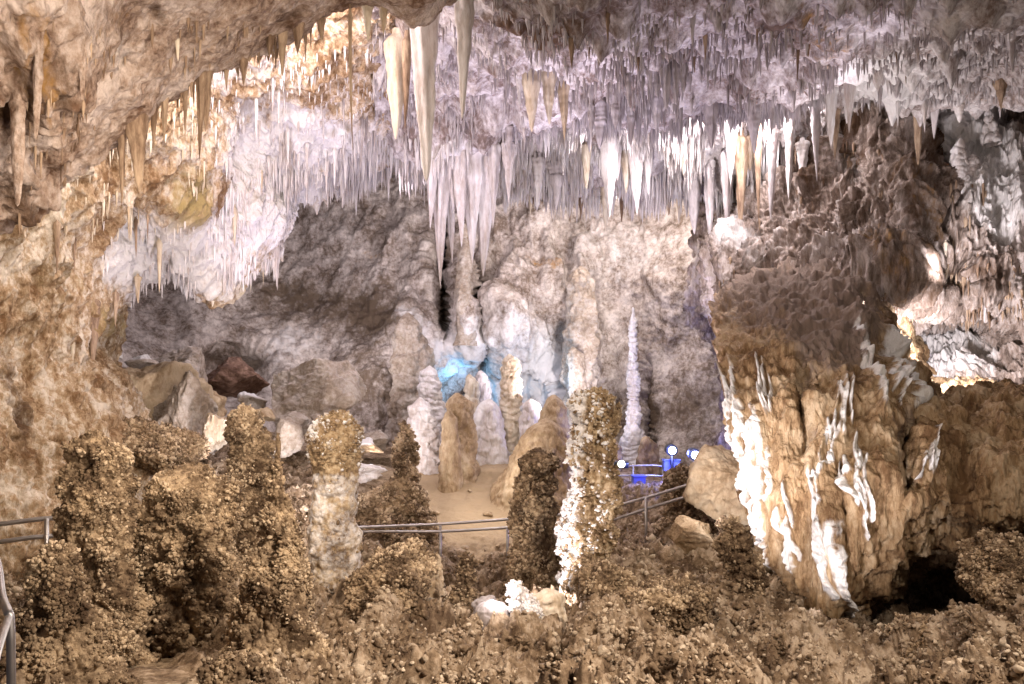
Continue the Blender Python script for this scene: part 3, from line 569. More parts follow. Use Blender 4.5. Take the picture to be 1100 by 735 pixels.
# ------------------------------------------------------------------ stalagmites
def stalagmite(name, prof, D, mat, style, label, cat='stalagmite', seed=0, amp=1.0, depth=1.0, na=150, nh=240, s=0.054, lit_left=0.0, group=None, tilt=0.0, crust=None, kn=1.0, sink=0):
    """prof: (py, left px, right px) from the tip down, as the photo outlines it at depth D."""
    pr = np.array(prof, float)
    if sink: pr = np.concatenate([pr, [[pr[-1, 0] + sink, pr[-1, 1] - 2, pr[-1, 2] + 2]]])
    t = np.linspace(0, 1, nh)**1.0
    yy = pr[0, 0] + t * (pr[-1, 0] - pr[0, 0])
    def sm(v):
        from_ = np.interp(yy, pr[:, 0], v); k = max(3, nh // 22); ker = np.hanning(k + 2)[1:-1]; ker /= ker.sum()
        e = np.pad(from_, (k // 2, k - 1 - k // 2), mode='edge'); return np.convolve(e, ker, 'valid')
    cx = (sm(pr[:, 1]) + sm(pr[:, 2])) / 2; hw = (sm(pr[:, 2]) - sm(pr[:, 1])) / 2
    if style == 'popcorn': hw = np.maximum(hw - 0.030 * F / D, hw * 0.55)
    capn = max(4, int(nh * 0.06))
    tip = np.ones(nh); top = np.minimum(1, (yy - yy[0]) / np.maximum(hw[capn], 2)); tip = np.sqrt(np.clip(1 - (1 - top)**2, 0.0, 1)); tip[0] = 0.0
    hw = hw * np.maximum(tip, 0.02)
    th = np.linspace(0, 2 * math.pi, na, endpoint=False)
    X = (cx[:, None] - PX0) / F * D + hw[:, None] / F * D * np.cos(th)[None]
    Y = D + depth * hw[:, None] / F * D * np.sin(th)[None] + tilt * (1 - t)[:, None]
    Z = np.repeat((EYE + (HY - yy) / F * D)[:, None], na, 1)
    P = np.stack([X, Y, Z], -1)
    Pw = np.concatenate([P[:, -2:], P, P[:, :2]], 1)
    n = grid_normals(Pw)[:, 2:-2]
    ctr = np.stack([(cx - PX0) / F * D, np.full(nh, D), EYE + (HY - yy) / F * D], -1)[:, None]
    sgn = np.sign(np.median((n * (P - ctr)).sum(-1))); n *= sgn
    flat = P.reshape(-1, 3).astype(np.float32); R = np.repeat(hw / F * D, na).astype(np.float32)
    q = flat + seed * 3.17
    if style == 'popcorn':
        d = popcorn(q, s, seed) * amp - 1.7 * s * amp + fbm(q, 0.42, 3, seed + 1) * np.minimum(R, 0.4) * 0.45
    elif style == 'ribbed':
        ph = flat[:, 2] / (s * 2.2) + 1.5 * fbm(q, 0.6, 3, seed + 2)
        fr = ph - np.floor(ph)
        d = amp * s * (0.75 * np.sqrt(np.clip(1 - (2 * fr - 1)**2, 0, 1)) * (0.5 + 0.9 * np.clip(fbm(q, 0.35, 2, seed + 9) + 0.4, 0, 1)) - 0.4) + fbm(q, 0.3, 4, seed + 3) * s * 1.2 + 0.55 * s * nodules(q, s * 0.8, seed)
    elif style == 'rough':
        d = fbm(q, 0.5, 4, seed + 1) * np.minimum(R, 0.5) * 0.4 + amp * s * (0.8 * nodules(q, s * 2.2, seed + 5) + 0.4 * nodules(q, s, seed + 6) - 0.5) + fbm(q, 0.3, 3, seed + 7, st=(1, 1, .2)) * s
    else:
        d = fbm(q, 0.5, 4, seed + 1) * np.minimum(R, 0.5) * 0.4 + amp * s * (0.9 * fbm(q, 0.2, 4, seed + 2, st=(1, 1, 0.3)) + 0.5 * nodules(q, s * 1.6, seed + 3))
    tipf = np.repeat(np.clip((yy - yy[0]) / (hw.max() * 0.5 + 2), 0.15, 1), na)
    P2 = (flat + n.reshape(-1, 3) * (d * tipf)[:, None]).reshape(P.shape)
    P2[0] = P2[0].mean(0)
    st = np.zeros((nh, na, 3), np.float32)
    if lit_left:
        wl = np.clip(-np.cos(th) * 0.95 + 0.1 * np.sin(th), 0, 1)[None] * np.ones((nh, 1)); st[..., 1] = lit_left * wl  # light falling from the left, painted as a white side
    base = (float((cx[-1] - PX0) / F * D), float(D), float(EYE + (HY - yy[-1]) / F * D))
    if crust is not None:
        below = np.clip((yy - crust) / 10, 0, 1)[:, None] * np.ones((1, na)); st[..., 1] = np.maximum(st[..., 1], below * 0.36)
    ob = mesh_grid(name, P2, st, True, mat, base)
    if style == 'popcorn' or crust is not None:
        rg = np.random.default_rng(seed); Pw = np.concatenate([P2[:, -2:], P2, P2[:, :2]], 1); n2 = grid_normals(Pw)[:, 2:-2] * sgn
        px1 = D / F; r0, r1 = max(0.006, 0.9 * px1), max(0.014, 2.4 * px1)
        du = np.linalg.norm(np.gradient(P2, axis=1), axis=-1); dv = np.linalg.norm(np.gradient(P2, axis=0), axis=-1); wt = du * dv
        wt = wt * (0.12 + np.clip(fbm(flat, 0.22, 3, seed + 21) * 2.2 + 0.55, 0, 1)).reshape(wt.shape)
        dz = (d.reshape(wt.shape) - d.mean()) / (d.std() + 1e-6); wt = wt * np.clip(0.65 + 0.6 * dz, 0.04, 1.6)
        if crust is not None: wt = wt * np.clip((crust + 4 - yy) / 10, 0.01, 1)[:, None]
        cnt = int(min(11000, kn * 1.0 * wt.sum() / (0.55 * ((r0 + r1) * 0.42)**2 * 3.14)))
        p, m, r = grid_knobs(P2, n2, cnt, r0, r1, rg, wt)
        V, T, pale = knobs(p, m, r, rg)
        if lit_left:
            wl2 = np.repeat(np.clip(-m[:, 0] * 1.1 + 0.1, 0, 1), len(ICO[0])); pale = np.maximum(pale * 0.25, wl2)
        add_knobs(ob, V, T, pale, base, 1, 0.85 if lit_left else 0.62)
    return tag(ob, label, cat, group)

PC = 'popcorn'
stalagmite('stalagmite', [(463,90,110),(478,74,134),(520,68,142),(560,66,142),(600,66,146),(650,62,152),(720,54,165)], 5.3, PC, PC, 'broad popcorn-crusted stalagmite with a blunt top beside the left handrail', seed=1, na=230, nh=330)
stalagmite('stalagmite', [(583,40,80),(600,30,90),(640,26,100),(700,20,115),(790,8,140)], 4.1, PC, PC, 'short knobbly brown stalagmite next to the upright steel rail post', seed=2, na=240, nh=300)
stalagmite('stalagmite', [(497,176,230),(515,157,250),(550,148,258),(600,146,254),(650,146,252),(720,140,262)], 5.9, PC, PC, 'wide dark popcorn lump between the blunt stalagmite and the tall pointed one', seed=3, na=240, nh=260, amp=1.25)
stalagmite('stalagmite', [(464,296,300),(480,290,308),(510,285,315),(550,280,322),(590,271,330),(640,254,338),(700,236,352),(770,210,380)], 4.9, PC, PC, 'tall pointed popcorn stalagmite tapering from a wide base', seed=4, na=260, nh=380, amp=0.8)
stalagmite('stalagmite', [(435,250,280),(450,244,290),(480,243,292),(530,246,292),(620,235,300)], 8.4, PC, PC, 'rounded stalagmite behind the tall pointed one, its top knobbly and golden', seed=5, na=170, nh=230)
stalagmite('stalagmite', [(443,348,376),(450,340,384),(470,338,387),(490,337,386),(515,336,384),(560,334,382),(630,328,390)], 8.0, 'crust', 'rough', 'pillar with a dark crusty cap and a smooth pale lower half', seed=6, na=190, nh=240, amp=1.0, crust=500)
stalagmite('stalagmite', [(450,430,438),(462,424,444),(490,421,448),(520,418,452),(550,410,460)], 13.4, PC, PC, 'slim dark stalagmite on a brown mound behind the handrail', seed=7, s=0.08, na=130, nh=170)
stalagmite('stalagmite', [(482,562,592),(492,556,601),(540,553,602),(580,553,600),(640,540,612)], 9.4, PC, PC, 'evenly wide popcorn column in front of the steel handrail', seed=8, na=180, nh=240)
stalagmite('stalagmite', [(418,618,660),(428,610,664),(470,609,660),(500,609,661),(540,606,664),(580,603,660),(610,600,652),(680,590,650)], 8.1, 'crust', PC, 'tall golden popcorn column with a brightly lit white left side', seed=9, na=220, nh=330, amp=1.1, lit_left=0.85)
stalagmite('stalagmite', [(553,776,792),(565,768,806),(600,772,820),(640,776,822),(690,770,830)], 7.2, PC, PC, 'dark leaning popcorn knob in front of the flowstone mass', seed=10, na=180, nh=190)
stalagmite('stalagmite', [(590,452,464),(598,446,470),(620,444,474),(660,440,480)], 7.6, 'tan', 'rough', 'small pale stump left of the rail post with the yellow tag', seed=11, na=110, nh=90)
stalagmite('stalagmite', [(592,492,506),(602,488,514),(630,486,516),(670,478,520)], 7.0, PC, PC, 'short brown popcorn stub right of the rail post with the yellow tag', seed=12, na=130, nh=120)
# white broken stumps by the hidden lamp
stalagmite('stalagmite', [(624,549,560),(632,541,570),(650,536,578),(720,528,588)], 6.3, 'white', PC, 'brightly lit broken white stump at the foot of the tall golden column', seed=13, na=130, nh=90)
stalagmite('stalagmite', [(632,580,596),(642,572,604),(700,566,612)], 6.4, 'cream', 'rough', 'low cream flowstone stump between the broken white stump and the tall golden column', seed=14, na=120, nh=80)
stalagmite('stalagmite', [(644,522,532),(652,516,538),(700,510,544)], 6.2, 'grey', 'smooth', 'small grey rounded stump left of the broken white one', seed=15, na=90, nh=70)

# back group under the blue alcove
BG = 'stalagmites standing before the blue alcove'
stalagmite('stalagmite', [(427,449,454),(440,441,464),(470,437,470),(510,435,474)], 17.0, 'white', 'ribbed', 'white beaded cone at the left end of the alcove group', seed=20, s=0.10, na=110, nh=160, group=BG, sink=48)
stalagmite('stalagmite', [(393,459,464),(400,453,470),(430,451,474),(480,450,480)], 18.8, 'white', 'ribbed', 'tall pale ribbed stalagmite standing behind the white beaded cone', seed=21, s=0.10, na=90, nh=150, group=BG, sink=48)
stalagmite('stalagmite', [(422,486,496),(435,480,504),(460,478,508),(495,474,512)], 16.4, 'tan', 'rough', 'brown rounded stalagmite in front of the dark alcove mouth', seed=22, s=0.10, na=100, nh=140, group=BG, sink=48)
stalagmite('stalagmite', [(402,501,507),(412,498,512),(440,496,516),(480,494,518)], 19.0, 'cream', 'rough', 'pale finger inside the alcove, behind the brown rounded stalagmite', seed=23, s=0.10, na=80, nh=120, group=BG, sink=48)
stalagmite('stalagmite', [(398,513,519),(412,510,527),(440,510,528),(470,508,532)], 19.4, 'grey', 'rough', 'grey blade leaning at the alcove mouth', seed=24, s=0.10, na=80, nh=120, group=BG, sink=48)
stalagmite('stalagmite', [(428,520,530),(438,514,536),(460,511,540),(500,508,544)], 17.6, 'white', 'rough', 'stout white stalagmite at the middle of the alcove group', seed=25, s=0.12, na=100, nh=130, group=BG, sink=48)
stalagmite('stalagmite', [(380,544,550),(392,541,556),(430,539,558),(460,539,560),(500,534,564)], 18.0, 'cream', 'ribbed', 'tall banded totem in front of the blue lit rock', seed=26, s=0.10, na=90, nh=170, group=BG, sink=48)
stalagmite('stalagmite', [(428,566,574),(436,562,578),(460,560,580),(500,556,584)], 17.6, 'white', 'rough', 'slim white stalagmite against the blue lit rock', seed=27, s=0.10, na=80, nh=120, group=BG, sink=48)
stalagmite('stalagmite', [(424,590,600),(440,581,608),(465,577,612),(510,570,616)], 16.6, 'tan', 'rough', 'dark brown pointed stalagmite behind the golden dome', seed=28, s=0.10, na=110, nh=140, group=BG, sink=48)
stalagmite('stalagmite', [(449,580,594),(462,568,604),(480,558,608),(505,545,612),(530,530,620)], 15.2, 'tan', 'smooth', 'smooth golden dome mound on the sandy floor', seed=29, s=0.08, na=120, nh=120, group=BG, sink=48)
stalagmite('stalagmite', [(440,480,484),(452,476,490),(490,474,494)], 15.9, 'tan', 'smooth', 'little tan point left of the brown rounded stalagmite', seed=30, s=0.06, na=60, nh=80, group=BG, sink=48)
stalagmite('stalagmite', [(330,679,681),(345,678,683),(380,676,684),(420,675,685),(455,674,687),(475,669,692),(500,662,702)], 19.6, 'white', 'ribbed', 'very tall thin white beaded totem before the dark recess', seed=31, s=0.075, na=80, nh=330, sink=48)
stalagmite('stalagmite', [(372,612,618),(384,610,626),(420,612,630),(470,610,634)], 20.0, 'boulder', 'rough', 'pale knobbly column behind the top of the tall golden column', seed=32, s=0.10, na=90, nh=140, sink=48)
stalagmite('stalagmite', [(470,655,661),(480,652,666),(515,648,668)], 18.2, 'tan', 'rough', 'small brown stub at the left foot of the thin white totem', seed=33, s=0.08, na=70, nh=80, sink=48)
stalagmite('stalagmite', [(468,690,698),(478,686,704),(515,682,708)], 18.4, 'tan', 'rough', 'small brown stub at the right foot of the thin white totem', seed=34, s=0.08, na=70, nh=80, sink=48)
stalagmite('stalagmite', [(520,405,440),(535,388,455),(560,374,468),(600,350,484)], 13.6, PC, PC, 'low brown popcorn mound carrying the slim dark stalagmite', 'mound', seed=35, s=0.07, na=200, nh=130)
stalagmite('stalagmite', [(500,724,744),(512,716,756),(540,712,764),(600,704,775)], 12.0, PC, PC, 'brown knobbly stump standing in front of the blue lamps', seed=36, na=160, nh=150)
CL = 'pale columns along the back wall'
stalagmite('stalagmite', [(336,434,442),(352,428,452),(385,424,460),(440,420,464),(490,416,468)], 20.6, 'boulder', 'rough', 'lumpy pale column left of the dark crack in the back wall', 'column', seed=50, s=0.16, na=120, nh=190, group=CL)
stalagmite('stalagmite', [(240,495,500),(265,492,504),(320,491,506),(372,490,508)], 21.4, 'boulder', 'rough', 'narrow grey column between the two dark cracks', 'column', seed=51, s=0.14, na=110, nh=210, group=CL)
stalagmite('stalagmite', [(286,620,628),(305,612,636),(350,608,642),(420,606,644),(480,604,648)], 20.8, 'boulder', 'rough', 'tall brown ridged column left of the bright patch of the back wall', 'column', seed=52, s=0.14, na=110, nh=210, group=CL)
stalagmite('stalagmite', [(445,90,93),(452,89,94),(466,88,95)], 9.6, 'tan', 'smooth', 'tiny thin stalagmite on the ledge of the left wall', seed=37, s=0.03, na=24, nh=50)
# white stalagmites on the bright slope of the right wall
WR = 'white stalagmites on the bright right slope'
for k, (x0, yt, yb, w, lab) in enumerate([(1032, 148, 196, 10, 'tallest white stalagmite on the bright slope of the right wall'), (1063, 115, 140, 8, 'white stalagmite highest up the bright slope of the right wall'),
        (1045, 165, 190, 12, 'squat white stalagmite right beside the tallest one on the bright slope')]):
    stalagmite('stalagmite', [(yt, x0-2, x0+2), (yt + (yb-yt)*.3, x0-w*.55, x0+w*.55), (yb, x0-w, x0+w), (yb+16, x0-w*1.2, x0+w*1.2)], 12.6, 'white', 'rough', lab, seed=40+k, s=0.09, na=80, nh=110, group=WR)

# ------------------------------------------------------------------ boulders
def boulder(prof, mat, label, name='boulder', cat='boulder', seed=0, n=150, rough=1.0, group=None, facets=9, pop=0.0, white_top=0.0):
    """prof: (px centre, py centre, half width px, half height px, depth m, depth half size m)"""
    cx, cy, hw, hh, D, hd = prof
    rg = np.random.default_rng(seed + 100)
    th = np.linspace(0, 2 * math.pi, n, endpoint=False); ph = np.linspace(0.02, math.pi - 0.02, n * 2 // 3)
    d = np.stack([np.outer(np.sin(ph), np.cos(th)), np.outer(np.sin(ph), np.sin(th)), np.outer(np.cos(ph), np.ones(n))], -1)
    r = np.full(d.shape[:2], 1.0)
    for k in range(facets):
        v = rg.normal(size=3); v /= np.linalg.norm(v); off = rg.uniform(0.40, 0.72)
        c = d @ v; r = np.minimum(r, np.where(c > 0.05, off / np.maximum(c, 0.05), 9))
    r = r / np.quantile(r, 0.93)
    r = np.minimum(r, 1.25)
    u = (d * r[..., None]).reshape(-1, 3).astype(np.float32)
    sx, sz = hw / F * D, hh / F * D; size = min(sx, sz)
    g = 1.0 + 0.24 * fbm(u + seed, 1.1, 5, seed, 0.6) * rough + 0.06 * rough * fbm(u + seed, 0.35, 4, seed + 1, ridged=True) + 0.03 * rough * fbm(u, 0.12, 3, seed + 2)
    P = u * g[:, None] * np.array([sx, hd, sz], np.float32)
    P0g = P
    if pop: P = P + d.reshape(-1, 3).astype(np.float32) * (popcorn(P + seed, pop, seed) - pop)[:, None]
    c = np.array(W(cx, cy, D)); P = P + c
    st = np.zeros((len(P), 3), np.float32)
    if white_top: st[:, 1] = white_top * np.clip(d[..., 2].ravel() * 1.6, 0, 1)
    ob = mesh_grid(name, P.reshape(d.shape).astype(np.float32), st, True, mat, (c[0], c[1], c[2] - sz))
    if pop:
        G = P.reshape(d.shape).astype(np.float32); Pw = np.concatenate([G[:, -2:], G, G[:, :2]], 1); n2 = grid_normals(Pw)[:, 2:-2]; n2 *= np.sign(np.median((n2 * (G - c)).sum(-1)))
        rg = np.random.default_rng(seed); px1 = D / F; r0, r1 = max(0.006, 0.9 * px1), max(0.014, 2.4 * px1)
        wt = np.linalg.norm(np.gradient(G, axis=1), axis=-1) * np.linalg.norm(np.gradient(G, axis=0), axis=-1)
        wt = wt * (0.12 + np.clip(fbm(G.reshape(-1, 3), 0.22, 3, seed + 21) * 2.2 + 0.55, 0, 1)).reshape(wt.shape)
        p, m, r = grid_knobs(G, n2, int(min(9000, 1.0 * wt.sum() / (0.55 * ((r0 + r1) * 0.42)**2 * 3.14))), r0, r1, rg, wt)
        V, T, pale = knobs(p, m, r, rg); add_knobs(ob, V, T, pale, (c[0], c[1], c[2] - sz))
    return tag(ob, label, cat, group)
boulder((330, 424, 62, 46, 16.4, 1.2), 'boulder', 'large pale angular boulder lying under the dark band of the back wall', seed=1, n=200, facets=8)
boulder((198, 402, 42, 30, 17.0, 1.0), 'boulder', 'grey brown slab with a sloping top wedged above the dark rubble', seed=2, facets=7)
boulder((128, 455, 70, 56, 14.5, 1.4), 'tan', 'big rounded brown boulder below the left wall', seed=3, n=200, facets=14, rough=1.3)
boulder((158, 412, 44, 24, 15.6, .8), 'boulder', 'flat boulder with a white crusted top on the left rubble', seed=4, facets=8, white_top=0.8)
boulder((248, 408, 38, 24, 18.5, .9), 'red', 'reddish brown boulder in the dark gap behind the pale boulder', seed=5, facets=8)
boulder((124, 380, 12, 11, 15.6, .2), 'white', 'small white block perched on the left rubble', seed=6, n=70)
boulder((78, 408, 18, 18, 13.6, .3), 'boulder', 'upper of two grey blocks piled against the left wall', seed=7, n=90)
boulder((72, 436, 16, 14, 13.4, .3), 'boulder', 'lower of two grey blocks piled against the left wall', seed=8, n=90)
boulder((104, 392, 16, 11, 15.0, .3), 'tan', 'flat brown stone between the grey blocks and the white block', seed=9, n=90)
boulder((232, 462, 17, 24, 12.8, .4), 'cream', 'pale crusted rock among the rubble left of the golden knobbly stalagmite', seed=10, n=110, rough=2.0)
boulder((205, 450, 26, 40, 13.6, .6), 'boulder', 'upright pale brown rock leaning in the left rubble', seed=11, n=120, rough=1.6)
boulder((165, 480, 42, 28, 10.6, .7), PC, 'popcorn-coated rock behind the blunt stalagmite', seed=12, n=190, pop=0.07)
boulder((775, 515, 36, 44, 9.8, .5), 'tan', 'smooth tan boulder right of the two blue lamps', seed=13, n=170, facets=12)
boulder((738, 570, 28, 24, 9.0, .4), 'tan', 'rounded tan boulder at the end of the curved handrail', seed=14, n=150, facets=16)
boulder((306, 470, 20, 20, 13.0, .5), 'boulder', 'shadowed rock between the pale boulder and the crusty pillar', seed=15, n=100)
BR = [(96, 432, 20, 16, 13.2), (118, 412, 14, 10, 14.8), (150, 388, 16, 8, 16.2), (182, 440, 20, 18, 14.2), (212, 425, 18, 12, 15.6), (224, 436, 12, 10, 14.6), (268, 430, 16, 12, 16.8), (286, 446, 14, 10, 15.6), (318, 452, 20, 14, 14.8), (350, 462, 22, 14, 14.6), (390, 480, 16, 10, 15.4), (404, 470, 18, 14, 17.5)]
BT = ['grey rock leaning on the left wall below the grey blocks', 'small stone beside the white block', 'thin flat stone behind the white crusted boulder', 'brown stone in front of the white crusted boulder', 'pale stone at the foot of the grey brown slab', 'little stone above the pale crusted rock', 'dark stone in the gap below the reddish boulder', 'small rock at the left foot of the large pale boulder', 'rock directly below the large pale boulder', 'rock at the right foot of the large pale boulder', 'low stone right of the crusty pillar', 'brown rock against the back wall right of the pale boulder']
for k, (b, t) in enumerate(zip(BR, BT)): boulder((*b, b[2] / F * b[4]), ('boulder', 'tan')[k % 3 == 1], t, 'rock', 'rock', seed=60 + k, n=80, facets=10, rough=1.4, white_top=.7 * (k % 4 == 2))
boulder((378, 505, 28, 12, 14.4, .6), 'white', 'low white crusted patch of rock behind the crusty pillar', seed=16, n=120, rough=2.5)
boulder((527, 655, 18, 13, 6.6, .15), 'grey', 'grey rounded stone just left of the lit white stump', seed=17, n=80, facets=16)
boulder((636, 672, 12, 9, 6.4, .1), 'grey', 'small grey stone at the foot of the golden column', seed=18, n=70, facets=16)
boulder((258, 722, 32, 20, 3.9, .15), PC, 'small popcorn-crusted block near the camera at the sand patch', seed=19, n=170, pop=0.035)
boulder((1085, 625, 52, 40, 6.4, .5), PC, 'grey brown popcorn heap under the overhanging end of the flowstone mass', seed=20, n=260, pop=0.06)
boulder((1022, 690, 56, 28, 5.8, .45), PC, 'broad popcorn hummock below the dark hollow of the flowstone mass', seed=21, n=260, pop=0.06)
boulder((640, 630, 34, 22, 7.2, .35), PC, 'dark popcorn lump in front of the golden column', seed=22, n=190, pop=0.06)
boulder((420, 625, 60, 34, 6.6, .5), PC, 'popcorn hummock in front of the handrail', seed=23, n=240, pop=0.06)
boulder((700, 655, 70, 28, 6.4, .6), PC, 'long low popcorn hummock right of the golden column', seed=24, n=260, pop=0.06)

for k, (x, y, d, w) in enumerate([(470, 548, 14.6, 4), (505, 530, 15.6, 3), (525, 552, 14.4, 5), (458, 580, 13.2, 4), (500, 588, 13.0, 5), (535, 582, 13.1, 3), (484, 515, 16.4, 3), (515, 604, 12.6, 5), (450, 535, 15.2, 4)]):
    X = (x - PX0) / F * d; Pf = floor[1].reshape(-1, 3); z = float(Pf[np.argmin((Pf[:, 0] - X)**2 + (Pf[:, 1] - d)**2), 2]); y = HY - (z + .03 - EYE) * F / d
    boulder((x, y, w, w * .6, d, w / F * d), 'tan', 'small brown stone lying loose on the sandy floor', 'stone', 'stone', seed=90 + k, n=36, group='small stones on the sandy floor')

# ------------------------------------------------------------------ stalactites
def stal_mesh(name, mat, L=1.0, R=0.12, seed=0, na=26, nh=46, power=0.8, flutes=0, fl=0.0, flat=1.0, bend=0.018, knob=0.10):
    """A hanging tapered stalactite: root at the origin, tip at -L, its root flared a little into the ceiling."""
    t = np.linspace(0, 1, nh); th = np.linspace(0, 2 * math.pi, na, endpoint=False)
    rg = np.random.default_rng(seed)
    u = np.clip(t / 0.11, 0, 1); r = (1 - t)**power * (1 + 0.25 * np.exp(-t * 9)) * (0.22 + 0.78 * u * u * (3 - 2 * u)); r[-1] = 0.0
    r = r * (1 + 0.025 * np.sin(t * 55 + 4 * np.sin(t * 9 + seed)) + 0.04 * np.sin(t * 21 + seed))
    pz = np.stack([np.zeros(nh), np.zeros(nh), t * L], 1).astype(np.float32) + seed * 2.3
    r = r * (1 + 0.22 * fbm(pz, L * 0.28, 3, seed))
    TH, T = np.meshgrid(th, t)
    rad = r[:, None] * R * (1 + (fl * np.cos(flutes * TH + 2.0 * np.sin(3 * T + seed)) if flutes else 0))
    X = rad * np.cos(TH) + bend * L * T**2 * math.cos(seed); Y = rad * np.sin(TH) * flat; Z = -T * L
    P = np.stack([X, Y, Z], -1); f = P.reshape(-1, 3).astype(np.float32)
    d = knob * R * 3 * fbm(f + seed * 5.1, R * 0.9, 3, seed + 1, st=(1, 1, 0.35))
    nrm = np.stack([np.cos(TH), np.sin(TH), 0 * TH], -1).reshape(-1, 3)
    P = (f + nrm * (d * (1 - T.ravel()) )[:, None]).reshape(P.shape)
    P[-1] = P[-1].mean(0)
    P[0, :, 2] += 0.03 * L
    return P

def face_depth(px, py):
    best = 99.0
    for sh in (main, left, over, right, back):
        P = sh[1]; D = P[..., 1]; qx = PX0 + F * P[..., 0] / D; qy = HY - F * (P[..., 2] - EYE) / D
        m = (np.abs(qx - px) < 3) & (np.abs(qy - py) < 3) & (D > 3)
        if m.any(): best = min(best, float(D[m].min()))
    return best

def single(px, yt, yb, w, D, mat, label, seed=0, group=None, **kw):
    face = D is None
    if D is None: D = face_depth(px, yt * .75 + yb * .25) + 0.05
    s = D / F; o = list(W(px, yt, D)); zt = W(px, yb, D)[2]
    best = None
    for sh in (main, left, over, right, back):
        Pf = sh[1].reshape(-1, 3); m = (np.abs(Pf[:, 0] - o[0]) < 0.07) & (np.abs(Pf[:, 1] - D) < 0.12) & (Pf[:, 2] > o[2] - 0.3) & (Pf[:, 2] < o[2] + 1.6)
        if m.any():
            z = float(Pf[m, 2].min())
            if best is None or z < best: best = z
    if best is not None and not face and best + 0.06 > o[2]: o[2] = best + 0.06
    L = o[2] - zt; R = w * 0.5 * s
    P = stal_mesh('stalactite', mat, L, R, seed, na=kw.pop('na', 30), nh=kw.pop('nh', 70), **kw)
    ob = mesh_grid('stalactite', P + np.array(o), None, True, mat, o)
    return tag(ob, label, 'stalactite', group)

S = single
S(456, 20, 196, 30, 9.4, 'white', 'longest and widest white stalactite, hanging from the near brown ceiling edge', 1, flutes=5, fl=.16, power=.55, flat=.6)
S(426, 40, 150, 26, 10.4, 'cream', 'cream stalactite left beside the longest wide white one', 2, flutes=4, fl=.14, power=.6, flat=.6)
S(437, 70, 138, 12, 10.2, 'brown', 'thin tan stalactite squeezed between the cream and the longest white stalactites', 66, power=.7)
S(499, -12, 128, 20, 8.6, 'white', 'long white stalactite hanging straight from the top, right of the longest wide one', 3, flutes=4, fl=.15, power=.6)
C4 = 'white stalactites of the big central cluster'
for k, (x, a, b, w, lab) in enumerate([
    (464, 150, 246, 20, 'leftmost stalactite of the big white central cluster'),
    (473, 150, 310, 24, 'lowest reaching stalactite of the white central cluster, its tip before the dark crack'),
    (484, 165, 284, 16, 'slim white stalactite just right of the lowest reaching one'),
    (494, 165, 266, 18, 'short wide stalactite in the middle of the white central cluster'),
    (507, 160, 284, 24, 'stout fluted stalactite in the right half of the white central cluster'),
    (521, 158, 298, 28, 'long heavy stalactite near the right end of the white central cluster'),
    (531, 160, 246, 14, 'rightmost short stalactite of the white central cluster'),
    (487, 150, 226, 22, 'uppermost short stalactite at the root of the white central cluster'),
    (515, 150, 214, 24, 'broad stub in front of the right half of the white central cluster')]):
    S(x, a - 12, b, w, 13.2 + 0.2 * (k % 3), 'white', lab, 10 + k, C4, flutes=3 + k % 3, fl=.22, power=.8)
S(546, 150, 219, 16, 13.2, 'white', 'single white stalactite right of the central cluster', 20, power=.8)
